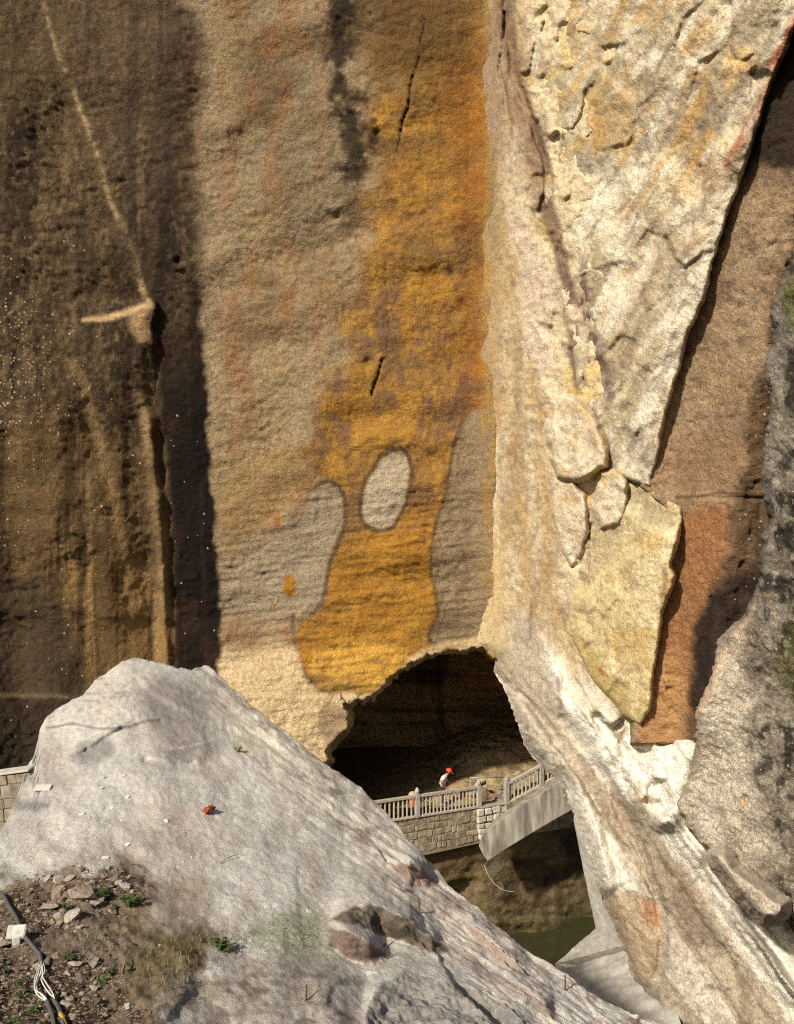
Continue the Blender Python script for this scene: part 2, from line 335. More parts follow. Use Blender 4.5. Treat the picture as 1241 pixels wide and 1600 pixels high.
        pt.mix((1 - ss(d, -so_, so_)) * aa, rgb)
    pt.line([(457, 960), (459, 1000), (472, 1050), (500, 1085)], 3, (110, 94, 76), 3, 2, .8)
    pt.poly([(448, 898), (458, 902), (463, 920), (456, 935), (446, 930), (440, 912)], (176, 122, 46), 3, 2)
    pt.poly([(430, 805), (442, 808), (440, 830), (430, 828)], (176, 122, 56), 4, 3, .8)
    # cream lower band
    lo = ss(py + pt.n1 * 14, 985, 1040) * (1 - oc) * (px > 330)
    pt.mix(lo * .9, (232, 204, 158))
    pt.line([(640, 1034), (700, 1012), (748, 1003)], 9, (222, 192, 146), 5, 3, .9)  # sunlit chamfer over the arch, its brightness painted in
    pt.poly([(500, 1100), (540, 1100), (545, 1150), (515, 1170), (498, 1140)], (150, 124, 96), 8, 6, .7)
    # dark seep at the top
    pt.poly([(500, -160), (548, -160), (545, 40), (550, 110), (572, 200), (575, 270), (548, 290), (530, 190), (508, 110)], (52, 42, 34), 16, 14, .92, 12)
    pt.poly([(535, 190), (580, 200), (572, 300), (545, 420), (536, 300)], (72, 58, 44), 20, 14, .6, 14)
    pt.mix(ss(px + pt.n1 * 5, 752, 764) * .85, (168, 142, 100)); pt.blotch(8, 60, 27, .0, .6, (190, 142, 66), .7, ss(px, 745, 758))
    # dark left buttress
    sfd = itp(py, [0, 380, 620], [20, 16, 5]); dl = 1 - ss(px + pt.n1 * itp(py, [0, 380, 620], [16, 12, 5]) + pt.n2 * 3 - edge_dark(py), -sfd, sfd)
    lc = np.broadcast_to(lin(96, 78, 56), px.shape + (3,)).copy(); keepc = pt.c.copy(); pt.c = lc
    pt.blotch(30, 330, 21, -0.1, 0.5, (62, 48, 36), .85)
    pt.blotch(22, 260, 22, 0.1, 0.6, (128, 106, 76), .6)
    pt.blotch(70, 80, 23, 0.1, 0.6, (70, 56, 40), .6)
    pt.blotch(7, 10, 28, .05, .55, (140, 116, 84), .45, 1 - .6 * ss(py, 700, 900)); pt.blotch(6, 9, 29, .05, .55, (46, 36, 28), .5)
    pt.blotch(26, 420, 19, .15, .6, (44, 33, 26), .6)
    pt.poly([(-200, 620), (240, 640), (272, 1100), (-200, 1100)], (126, 100, 64), 40, 20, .5)
    pt.poly([(70, 850), (265, 880), (272, 1085), (150, 1085), (100, 960)], (166, 132, 84), 30, 22, .65)
    pt.blotch(14, 240, 24, 0.12, 0.5, (66, 50, 32), .75, ss(py, 560, 700))
    pt.poly([(-200, 890), (50, 893), (90, 940), (128, 1010), (140, 1100), (130, 1400), (-200, 1400)], (68, 56, 42), 12, 14, .85)
    pt.poly([(-200, 1092), (240, 1092), (240, 1400), (-200, 1400)], (58, 46, 34), 5, 4, .9)
    pt.line([(-200, 1087), (60, 1087), (125, 1092)], 3, (120, 106, 84), 3, 2, .6)
    pt.line([(130, 497), (175, 492), (215, 485), (236, 478)], 4, (216, 184, 136), 4.5, 4, .75)  # sunlight on the ledge edge and its right end painted lighter
    pt.poly([(200, 490), (236, 484), (232, 530), (216, 540)], (200, 166, 120), 8, 5, .8)
    pt.line([(66, 0), (85, 70), (112, 135), (128, 170), (150, 240), (175, 320), (195, 362), (232, 470)], 3.5, (186, 160, 118), 5.5, 4, .6)  # sun-catching crest of the diagonal ridge painted on
    pt.poly([(75, -160), (300, -160), (312, 300), (230, 330), (160, 250), (110, 90)], (92, 74, 60), 30, 20, .4)
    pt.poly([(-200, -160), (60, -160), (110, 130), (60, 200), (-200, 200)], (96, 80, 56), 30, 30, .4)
    pt.line([(112, 570), (126, 592), (160, 700), (184, 805), (206, 950), (214, 1040)], 8, (160, 130, 88), 7, 6, .55); pt.line([(222, 620), (238, 760), (252, 860), (262, 960)], 7, (166, 138, 98), 6.5, 5, .6); pt.line([(60, 0), (108, 150), (160, 290), (212, 430)], 13, (96, 80, 58), 10, 5, .6)  # fold crests painted lighter like lit edges, soft painted shade beside the ridge
    pt.line([(66, 0), (85, 70), (112, 135), (128, 170), (150, 240), (175, 320), (195, 362), (232, 470)], 1.5, (190, 162, 120), 5.2, 5, .75); pt.line([(128, 498), (175, 492), (215, 485), (236, 476)], 2.5, (206, 174, 128), 5.2, 4, .8)  # thin painted highlights along ridge crest and ledge edge
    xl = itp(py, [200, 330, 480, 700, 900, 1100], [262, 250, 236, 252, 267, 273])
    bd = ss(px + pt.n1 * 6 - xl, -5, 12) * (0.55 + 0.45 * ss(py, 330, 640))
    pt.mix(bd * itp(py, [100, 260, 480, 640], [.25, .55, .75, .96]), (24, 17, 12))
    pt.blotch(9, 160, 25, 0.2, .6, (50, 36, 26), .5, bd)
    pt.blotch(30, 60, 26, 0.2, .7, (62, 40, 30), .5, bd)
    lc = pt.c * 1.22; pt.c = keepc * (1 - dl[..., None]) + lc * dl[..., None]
    pt.mix(crk * .75, (40, 28, 18))
    spn = fbm(q / 60.0, 3, 66)
    lef = 0.0 + 0.012 * ss(spn, .35, .8) + 0.8 * np.exp(-((px - 20) / 75) ** 2 - ((py - 560) / 120) ** 2) + .05 * ss(py, 550, 800)
    pt.spk = lef * dl + 0.0
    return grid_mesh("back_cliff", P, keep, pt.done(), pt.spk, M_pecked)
back_wall()

# ---- right wall: oblique sheet running from the inner corner towards the camera
SIL_B = [(760, 1005), (776, 1030), (775, 1050), (790, 1075), (800, 1100), (815, 1145), (830, 1178), (856, 1204), (876, 1216), (888, 1240), (897, 1272), (914, 1310), (926, 1345), (936, 1388), (952, 1430), (970, 1470),
         (990, 1525), (1012, 1565), (1040, 1600), (1100, 1700), (1600, 1700), (1600, -200), (700, -200), (700, 1000)]
def right_wall():
    px, py = pgrid(722, 1420, -150, 1690, 2.6)
    sild = lambda x, y: sdf(x, y, SIL_B) + fbm(np.stack([x, y, 0 * x], -1) / 12.0, 3, 16) * 1.5 + fbm(np.stack([x, y, 0 * x], -1) / 55.0, 4, 15) * 2
    px, py, sil_keep = snap(px, py, sild(px, py) - 2, 2.6)
    q = np.stack([px, py, 0 * px], -1); n1 = fbm(q / 55.0, 4, 15); n2 = fbm(q / 12.0, 3, 16)
    D = DB(px)
    # rough, broken belt right of the smooth strip
    rough = ss(px + n1 * 14 - itp(py, [-150, 200, 330, 500, 700, 800, 950, 1100], [800, 815, 800, 838, 850, 862, 880, 905]), -8, 16) * (1 - ss(py, 1000, 1120))
    P0 = ray(px, py, D)
    Pw = warp(P0, .9, .35, 700); fa, fe, _ = facets(Pw * 0.95, 4); fb, fe2, _ = facets(Pw * 2.6, 14); fa = blur(fa, 1); fb = blur(fb, 1)
    D -= rough * (0.25 + fa * 0.26 + fb * 0.06)
    LC = [(782, -150), (790, 40), (806, 120), (835, 200), (850, 250), (854, 300), (845, 330)]
    D += .4 * (1 - ss(seg_dist(px + n1 * 5, py, LC, False), 2, 9)) + .25 * (1 - ss(seg_dist(px + n1 * 6, py, [(786, 20), (784, 110), (790, 180)], False), 1, 4))
    gro = itp(py, [-150, 40, 270, 560, 760, 795, 880, 960, 1110, 1150], [1310, 1243, 1160, 1066, 1020, 1060, 1045, 1034, 1012, 1005])
    D += 5.0 * ss(px - gro, -22, 2) * (1 - ss(py, 1138, 1158))
    # lower buttress: long slanting folds
    cross = (px - 880) * 0.83 - (py - 1100) * 0.56
    low = ss(py - (1010 + (px - 850) * 0.25), 0, 90)
    fold = fbm(np.stack([cross / 46, (px * .56 + py * .83) / 420, 0 * px], -1), 4, 24)
    cw = cross + n1 * 5 + n2 * 1.2
    prof = itp(cw, [-160, -105, -100, -52, -47, -40, -8, -4, 36, 41, 68, 72, 110, 115, 190], [0, .35, .42, .18, -.05, .12, .05, .22, .12, .45, .38, .10, .02, .28, .1])
    D -= low * (prof * .9 + fold * 0.07 + fa * 0.12)
    st = lambda pts, w, a: a * (1 - ss(seg_dist(px + n1 * 5, py + n1 * 5, pts, False), w * .3, w))
    D += st([(880, 1120), (925, 1180), (965, 1255), (1000, 1330), (1030, 1400), (1040, 1470), (1030, 1530)], 13, .32) * low
    D -= st([(800, 1110), (845, 1160), (885, 1215), (925, 1300), (945, 1380)], 26, .55)
    D -= st([(960, 1180), (1060, 1300), (1120, 1390), (1241, 1560)], 16, .35) * low
    D += st([(1110, 1360), (1170, 1420), (1260, 1540)], 30, .45) * low
    D -= st([(1150, 1420), (1241, 1545), (1300, 1620)], 9, .3) * low
    # white broken shelf under the brown face
    shelf = sdf(px, py, [(845, 995), (905, 1080), (960, 1090), (1000, 1135), (1090, 1145), (1078, 1240), (1066, 1300), (1030, 1300), (965, 1250), (915, 1195), (872, 1100)])
    sm = 1 - ss(shelf + n1 * 8, -25, 10)
    D -= sm * (0.7 + blur(fa, 2) * .55 + blur(fb, 2) * .07)
    D -= 0.5 * ss(py, 1130, 1300) * ss(px, 980, 1060)
    lam = fbm(np.stack([(cross - 20) / 7.0, (px * .56 + py * .83) / 120, 0 * px + 9], -1), 3, 26)
    D -= .10 * lam * (1 - ss(np.abs(cross - itp(px, [1040, 1120, 1241, 1400], [35, 45, 60, 90])), 14, 34)) * low
    D += .25 * st([(775, 1050), (800, 1075), (840, 1110), (870, 1150)], 8, 1) * low
    d = sild(px, py)
    D += np.where(d > -22, 1.1 * np.clip(1 + d / 22, 0, 1) ** 2, 0) * ss(py, 1000, 1060)
    keep = sil_keep
    P = ray(px, py, D)
    nB = np.array([-0.866, -0.5, 0.05])
    smooth = (1 - rough) * (1 - sm)
    nd = peck(P, 3.4, 63) * 0.05 * (0.5 + 0.5 * smooth) * (1 - .5 * low) + low * (peck(P, 7.5, 67) * .05 + fbm(P * 14, 2, 68) * .02) + fbm(P * 6, 3, 64) * (0.02 + 0.025 * rough + .012 * sm) + fbm(P * .7, 2, 65) * .06
    nd *= .2 + .8 * ss(px, 765, 800)
    P = P + nB * nd[..., None]
    pt = Paint(px, py, P, (214, 196, 164), 0.70)
    pt.blotch(30, 200, 31, 0.0, .6, (188, 164, 124), .7); pt.blotch(6, 8, 30, .1, .6, (150, 126, 96), .4, 1 - ss(px, 860, 900))
    pt.poly([(700, -200), (795, -200), (792, 240), (770, 420), (775, 640), (700, 640)], (150, 124, 86), 22, 12, .75)
    pt.poly([(745, -200), (775, -200), (778, 330), (745, 330)], (166, 140, 118), 12, 8, .5)
    for pts, w, a in (([(745, 60), (748, 350), (752, 480)], 8, .8), ([(776, 400), (790, 560), (805, 700), (830, 880)], 9, .55), ([(765, 450), (770, 560), (776, 660)], 8, .55), ([(836, 560), (850, 760), (858, 900)], 10, .7), ([(852, 880), (875, 980), (905, 1050)], 14, .7), ([(770, 830), (778, 920), (782, 980)], 6, .6), ([(800, 700), (815, 830), (820, 950)], 5, .45)):
        pt.line(pts, w, (190, 150, 80), 8, 10, a * .75)
    pt.blotch(18, 160, 32, 0.1, .7, (166, 142, 122), .5, 1 - ss(px, 840, 880))
    pt.blotch(17, 90, 37, 0.15, .7, (190, 152, 84), .5, 1 - ss(px, 850, 890))
    pt.blotch(8, 12, 38, 0.15, .6, (142, 122, 98), .5, ss(px, 765, 800) * (1 - ss(px, 840, 880)) * (1 - ss(py, 900, 1000)))
    pt.poly([(735, 910), (768, 740), (800, 900), (790, 1030), (735, 1010)], (216, 190, 142), 20, 10, .7)
    pt.mix(rough * .8, (226, 206, 168)); pt.blotch(50, 60, 33, .1, .6, (212, 178, 104), .6, rough); pt.blotch(40, 50, 34, .15, .6, (164, 142, 122), .6, rough)
    pt.poly([(800, 300), (835, 340), (860, 420), (870, 540), (850, 640), (828, 560), (815, 430)], (228, 206, 184), 14, 10, .7)
    pt.poly([(815, 120), (850, 220), (850, 300), (832, 330), (812, 260)], (146, 116, 92), 12, 10, .7)
    pt.line([(800, -150), (806, 60), (790, 130), (800, 220)], 3, (110, 92, 74), 3, 4, .6)
    pt.line(LC, 11, (112, 86, 66), 6, 7, .8); pt.line([(850, 300), (866, 360), (884, 430), (896, 520), (906, 600)], 10, (118, 90, 74), 5, 5, .85)
    pt.poly([(795, 20), (812, 60), (838, 190), (820, 220), (800, 130)], (158, 128, 100), 10, 8, .7)
    pt.mix(low * (1 - sm) * .85, (204, 190, 168))
    pt.blotch(40, 70, 35, 0, .6, (166, 146, 122), .7, low)
    pt.mix(low * (1 - ss(np.abs(cw + 76), 18, 30)) * .6, (222, 212, 194)); pt.mix(low * (1 - ss(np.abs(cw + 22), 10, 26)) * .5, (176, 156, 132)); pt.mix(low * (1 - ss(np.abs(cw - 15), 12, 24)) * .5, (186, 168, 146))
    pt.mix(low * (1 - ss(np.abs(cw - 55), 12, 18)) * .8, (240, 232, 216)); pt.blotch(7, 9, 39, .15, .7, (150, 130, 108), .55, low * (1 - sm)); pt.mix(low * (1 - ss(np.abs(cw - 39), 0, 2.5)) * .5, (110, 94, 78)); pt.mix(low * (1 - ss(np.abs(cw + 48), 0, 2.5)) * .4, (110, 94, 78))
    pt.poly([(790, 950), (850, 980), (905, 1120), (900, 1190), (850, 1150), (800, 1080)], (190, 176, 156), 20, 10, .7)
    pt.poly([(832, 985), (850, 1010), (900, 1090), (935, 1190), (930, 1220), (890, 1130), (850, 1040)], (226, 216, 200), 6, 6, .8)
    pt.poly([(868, 1195), (890, 1215), (935, 1290), (958, 1310), (985, 1385), (1000, 1392), (942, 1398), (925, 1345), (895, 1270)], (236, 228, 210), 5, 5, .95)
    pt.poly([(944, 1396), (1002, 1391), (1034, 1420), (1034, 1500), (1015, 1535), (1000, 1545), (968, 1468)], (196, 172, 142), 6, 6, .95)
    pt.poly([(1005, 1400), (1032, 1418), (1030, 1450), (1010, 1440)], (190, 130, 96), 8, 5, .7)
    pt.poly([(985, 1535), (1020, 1530), (1050, 1610), (1030, 1620)], (156, 146, 134), 8, 5, .7)
    pt.poly([(1025, 1325), (1070, 1370), (1120, 1450), (1110, 1500), (1060, 1440), (1030, 1380)], (134, 114, 94), 14, 12, .7)
    pt.mix(sm * .97, (252, 244, 226)); pt.blotch(30, 30, 36, .2, .6, (216, 198, 168), .7, sm)
    pt.poly([(1060, 1270), (1100, 1330), (1130, 1390), (1200, 1470), (1300, 1600), (1250, 1620), (1170, 1490), (1090, 1375), (1020, 1290)], (244, 236, 218), 8, 9, .9)
    pt.poly([(1130, 1400), (1200, 1430), (1300, 1500), (1300, 1600), (1210, 1500)], (232, 224, 210), 8, 6, .8)
    pt.line([(1105, 1370), (1150, 1420), (1241, 1560)], 3.5, (120, 104, 88), 3, 5, .6)
    pt.line([(872, 1060), (882, 1105), (878, 1110)], 3, (130, 60, 48), 3, 4, .6)
    pt.line([(830, 940), (828, 1000)], 1.5, (60, 64, 74), 2, 2, .5)
    return grid_mesh("right_cliff", P, keep, pt.done(), pt.spk, M_broken)
right_wall()

# ---- brown pecked face in the groove behind the pale wedge
def brown_face():
    px, py = pgrid(985, 1330, -150, 1240, 2.6)
    q = np.stack([px, py, 0 * px], -1); n1 = fbm(q / 55.0, 4, 115)
    D = itp(px, [985, 1060, 1160, 1200, 1260, 1330], [33.1, 32.2, 29.7, 28.8, 27.9, 27.3])
    gro = itp(py, [-150, 40, 270, 560, 760, 795, 880, 960, 1110, 1150], [1310, 1243, 1160, 1066, 1020, 1060, 1045, 1034, 1012, 1005])
    D += 5 * (1 - ss(px - gro, -40, -16)) + 3 * ss(py, 1160, 1175)
    D -= 0.35 * ss(py - 778 - n1 * 3, -2, 4) * 1.0 + 0.2 * (1 - ss(np.abs(py - 776 + (px - 1060) * .03 - n1 * 3), 1, 5))
    D += 0.7 * ss(px + n1 * 6 - itp(py, [-150, 300, 700, 900, 1100], [1330, 1260, 1170, 1135, 1105]), -10, 40)
    D += 0.12 * fbm(q / np.array([90, 130, 1.]), 2, 9)
    P = ray(px, py, D)
    pk = peck(P, 4.0, 163); pits = np.clip(vn(P * 4.5, 170) - .3, 0, 1)
    P[..., 1] -= pk * 0.075 - pits * 0.22 + fbm(P * 9, 2, 164) * 0.02
    pt = Paint(px, py, P, (168, 142, 112), 0.74)
    pt.blotch(60, 90, 41, 0, .6, (138, 114, 90), .8); pt.blotch(14, 12, 43, .15, .6, (112, 90, 70), .5); pt.blotch(30, 100, 42, .2, .6, (176, 144, 104), .5)
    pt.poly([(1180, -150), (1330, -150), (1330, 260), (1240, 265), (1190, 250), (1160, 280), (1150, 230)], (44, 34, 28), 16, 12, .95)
    pt.poly([(1040, 660), (1200, 690), (1210, 780), (1020, 776), (1020, 720)], (160, 126, 94), 26, 14, .6)
    pt.poly([(1060, 786), (1160, 782), (1140, 860), (1110, 960), (1085, 1130), (1010, 1180), (1000, 1100), (1045, 900)], (160, 112, 74), 10, 8, .9)
    pt.poly([(1010, 1030), (1080, 1030), (1085, 1180), (1000, 1180)], (190, 146, 98), 25, 10, .8)
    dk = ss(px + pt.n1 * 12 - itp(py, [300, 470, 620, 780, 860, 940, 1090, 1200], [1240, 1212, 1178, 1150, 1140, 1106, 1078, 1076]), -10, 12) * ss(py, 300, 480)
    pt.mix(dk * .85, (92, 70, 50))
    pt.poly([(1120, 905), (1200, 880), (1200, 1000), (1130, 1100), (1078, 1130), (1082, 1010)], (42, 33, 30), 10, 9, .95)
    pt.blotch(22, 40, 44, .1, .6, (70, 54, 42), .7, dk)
    pt.line([(1058, 778), (1120, 772), (1200, 774)], 2.4, (60, 42, 30), 2, 3, .7)
    pt.spk = dk * .22 * (1 - .8 * ss(py, 860, 900))
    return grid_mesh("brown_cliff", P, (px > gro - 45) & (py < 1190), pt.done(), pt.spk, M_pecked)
brown_face()

# ---- pale broken wedge hanging in front of it
def slab_layer(name, poly, base, px, py, seed, face, fsc, colour, mat=M_broken, rimd=0.18, r=5, k=0.25, wob=2.8, kind="structure", nrm=(-0.75, -0.65, 0.1), rgh=.022):
    q = np.stack([px, py, 0 * px], -1); n1 = fbm(q / 48.0, 4, seed); n2 = fbm(q / 12.0, 3, seed + 1)
    d = sdf(px, py, poly) + n1 * wob + n2 * 1.1
    D = base(px, py, n1)
    P0 = ray(px, py, D)
    Pw = warp(P0, .8, .45, seed + 50); fa, fe, ka = facets(Pw * fsc, seed + 2); fb, fe2, kb = facets(Pw * fsc * 2.7 + 5, seed + 12); fa = fa - .7 * (ka - .5); fb = fb - .6 * (kb - .5); fa = blur(fa, 2); fb = blur(fb, 1); fc, fe3, _ = facets(Pw * fsc * 5.5 + 9, seed + 22); fc = blur(fc, 1)
    strk = fbm(np.stack([(px * .85 + py * .5) / 20, (py * .85 - px * .5) / 60, 0 * px + seed], -1), 4, seed + 30)
    D = D - fa * face - fb * face * .16 * ss(vn(P0 * .6, seed + 40), -.2, .6) - fc * face * .10 * ss(vn(P0 * .9, seed + 41), -.1, .5) + strk * .06 + rim(d, r, rimd, k)
    keep = d < 15
    P = ray(px, py, D)
    nd = fbm(P * 3.2, 4, seed + 3) * rgh * 1.4 + fbm(P * 11, 2, seed + 4) * .02
    P = P + np.array(nrm) * nd[..., None]
    pt, spk = colour(px, py, P, fe, fb)
    return grid_mesh(name, P, keep, pt.done(), pt.spk, mat, kind)
def wedge():
    W1 = [(842, -200), (1400, -200), (1300, -60), (1243, 40), (1205, 130), (1163, 262), (1120, 380), (1098, 470), (1075, 520), (1060, 575), (1040, 640), (1030, 700), (1016, 758), (990, 752), (958, 735),
          (950, 690), (925, 640), (902, 610), (893, 540), (878, 470), (868, 420), (856, 350), (850, 300), (858, 250), (845, 190), (825, 110)]
    px, py = pgrid(810, 1400, -130, 790, 2.1)
    def base(x, y, n1):
        b = DB(x) - 0.12 - 0.13 * ss(x, 850, 900) - 1.0 * ss(x, 840, 1130) - 0.15 * n1
        b += 0.30 * np.exp(-((x - itp(y, [-100, 250, 460, 620], [980, 860, 905, 940])) / 14.0) ** 2) * (y > 200)
        b -= 0.15 * np.exp(-((x - itp(y, [0, 250, 520, 760], [1215, 1130, 1045, 1000])) / 26.0) ** 2)
        sl = x * .6 + y * .35
        return b + 0.16 * fbm(np.stack([(x * .8 + y * .5) / 45, (y - x * .5) / 190, 0 * x], -1), 4, 71)
    def colour(x, y, P, fe, fb):
        pt = Paint(x, y, P, (230, 212, 174), 0.62)
        pt.blotch(90, 120, 48, .0, .6, (226, 200, 174), .6); pt.blotch(70, 90, 51, 0, .5, (248, 234, 204), .8); pt.blotch(50, 70, 52, .1, .55, (186, 168, 136), .75)
        pt.poly([(880, 60), (960, 100), (1000, 120), (1000, 230), (940, 250), (905, 170)], (220, 178, 98), 26, 26, .8)
        pt.poly([(850, -100), (940, -60), (900, 60), (870, 130), (840, 60)], (190, 150, 82), 20, 20, .75)
        pt.poly([(1050, 110), (1090, 90), (1110, 260), (1150, 290), (1120, 320), (1060, 240)], (196, 150, 96), 16, 20, .55)
        pt.poly([(1085, 120), (1150, 170), (1120, 210), (1090, 230), (1070, 170)], (142, 124, 104), 10, 14, .8)
        pt.poly([(990, 20), (1040, 30), (1060, 130), (1050, 230), (1000, 240), (995, 120)], (206, 186, 156), 18, 16, .8)
        pt.poly([(960, -160), (1240, -160), (1200, 60), (1000, 60)], (196, 180, 146), 40, 30, .6)
        pt.poly([(1170, 70), (1180, 110), (1155, 160), (1145, 140)], (134, 108, 86), 6, 8, .7)
        pt.poly([(870, 270), (960, 250), (1010, 300), (960, 370), (890, 350)], (252, 240, 212), 26, 26, .8)
        pt.poly([(955, 470), (1040, 460), (1050, 540), (980, 580), (950, 540)], (196, 176, 138), 22, 24, .6)
        pt.poly([(1040, 520), (1062, 540), (1030, 660), (990, 740), (980, 700)], (250, 238, 214), 14, 14, .8)
        pt.poly([(960, 410), (1000, 412), (985, 432), (960, 440)], (206, 156, 70), 8, 8, .7)
        pt.poly([(970, 405), (1000, 412), (992, 422), (975, 416)], (110, 98, 84), 4, 4, .8)
        pt.poly([(985, 640), (1010, 700), (1000, 730), (970, 660)], (166, 148, 124), 10, 14, .7)
        pt.poly([(862, 300), (880, 330), (905, 420), (930, 480), (945, 560), (960, 610), (935, 640), (920, 560), (898, 470), (875, 400)], (118, 92, 78), 6, 6, .9)
        pt.line([(1262, -20), (1234, 45), (1196, 130), (1160, 215), (1142, 262)], 10, (180, 96, 64), 4, 5, .85)
        pt.line([(1098, 470), (1078, 510), (1070, 540)], 6, (206, 138, 104), 6, 6, .6)
        dg = lambda a, b, sd: fbm(np.stack([(x * .86 + y * .5) / a, (y * .86 - x * .5) / b, 0 * x + sd], -1), 5, sd)
        pt.mix(ss(dg(16, 60, 58), .15, .5) * .55, (252, 244, 222)); pt.mix(ss(dg(13, 50, 59), .15, .55) * .65, (156, 138, 112)); pt.mix(ss(dg(40, 90, 61), .1, .55) * .5, (176, 160, 134)); pt.mix(ss(dg(20, 70, 60), .25, .6) * .5 * (1 - ss(y, 250, 420)), (214, 166, 88))
        pt.mix((1 - ss(np.abs(dg(30, 90, 64)), 0, .022)) * ss(dg(60, 60, 65), 0, .4) * .6, (96, 76, 56))
        return pt, None
    slab_layer("pale_cliff_wedge", W1, base, px, py, 201, .34, .42, colour)
    # lower yellow block
    W2 = [(905, 735), (958, 735), (990, 755), (1018, 766), (1064, 792), (1058, 850), (1046, 880), (1050, 900), (1034, 960), (1022, 1040), (1012, 1110), (1000, 1132), (975, 1118), (960, 1098), (930, 1062), (892, 1000), (878, 965), (896, 930), (886, 890), (875, 830), (880, 770)]
    px, py = pgrid(850, 1100, 705, 1165, 2.4)
    def base2(x, y, n1):
        b = DB(x) - 0.25 * ss(x, 870, 920) - 1.25 * ss(x, 880, 1030)
        b += 0.7 * (1 - ss(y - (772 + (x - 985) * .55), -6, 42)) * ss(x, 955, 985)      # undercut below the wedge
        b += 0.5 * np.exp(-((x - itp(y, [740, 800, 900], [925, 925, 905])) / 13.0) ** 2) * (1 - ss(y, 860, 920))
        b -= 0.35 * ss((y - 885) + (x - 960) * .75, -6, 10) * ss(x, 880, 905)
        return b
    def colour2(x, y, P, fe, fb):
        pt = Paint(x, y, P, (228, 206, 156), 0.66)
        pt.blotch(60, 60, 53, 0, .5, (238, 220, 176), .8); pt.blotch(36, 50, 54, .2, .6, (210, 176, 108), .6); pt.blotch(14, 10, 57, .3, .7, (180, 150, 96), .5)
        pt.poly([(880, 740), (955, 740), (975, 800), (960, 870), (900, 930), (880, 860)], (206, 186, 148), 14, 14, .85)
        pt.poly([(985, 760), (1064, 795), (1058, 820), (1020, 832), (990, 800)], (146, 130, 104), 14, 12, .7)  # shade below the wedge's underside painted darker
        pt.poly([(980, 830), (1050, 830), (1040, 860), (1000, 870)], (214, 166, 80), 10, 10, .6)
        pt.poly([(890, 985), (930, 1060), (975, 1118), (985, 1100), (930, 1020)], (190, 164, 96), 12, 10, .7)
        pt.poly([(1035, 880), (1050, 900), (1040, 935), (1030, 930)], (150, 112, 76), 5, 4, .7)
        pt.line([(936, 1045), (942, 1052)], 3, (190, 70, 50), 2, 2, .8)
        pt.mix((1 - ss(fe, 0, .035)) * .3, (120, 98, 72))
        return pt, None
    slab_layer("yellow_cliff_block", W2, base2, px, py, 231, .24, .7, colour2)
    # jutting block with a shadow below it
    W3 = [(862, 628), (880, 612), (905, 630), (925, 648), (938, 680), (948, 700), (945, 728), (925, 738), (898, 750), (872, 745), (862, 715), (856, 670)]
    px, py = pgrid(830, 975, 585, 775, 2.2)
    def base3(x, y, n1): return DB(x) - 0.75 - .45 * ss(x, 860, 935) - .3 * ss(y, 640, 740)
    def colour3(x, y, P, fe, fb):
        pt = Paint(x, y, P, (230, 212, 182), 0.66); pt.blotch(30, 40, 55, .1, .6, (196, 172, 146), .7); pt.blotch(20, 20, 56, .2, .6, (216, 186, 130), .6)
        return pt, None
    slab_layer("jutting_cliff_block", W3, base3, px, py, 251, .30, 1.1, colour3, k=.12)
    # second small block and a leaning plate under it
    W4 = [(862, 752), (895, 752), (915, 775), (918, 830), (905, 870), (893, 890), (876, 860), (866, 800)]
    px, py = pgrid(840, 945, 725, 915, 2.2)
    def base4(x, y, n1): return DB(x) - 0.55 - .35 * ss(x, 865, 915) + .3 * ss(y, 780, 890)
    slab_layer("leaning_cliff_plate", W4, base4, px, py, 271, .18, 1.3, colour3, k=.12)
    W5 = [(936, 738), (962, 734), (978, 752), (980, 790), (968, 820), (940, 825), (928, 790)]
    px, py = pgrid(910, 1000, 715, 845, 2.2)
    def base5(x, y, n1): return DB(x) - 1.05 - .2 * ss(x, 930, 980)
    slab_layer("knuckle_cliff_block", W5, base5, px, py, 281, .30, 1.8, colour3, k=.12)
wedge()

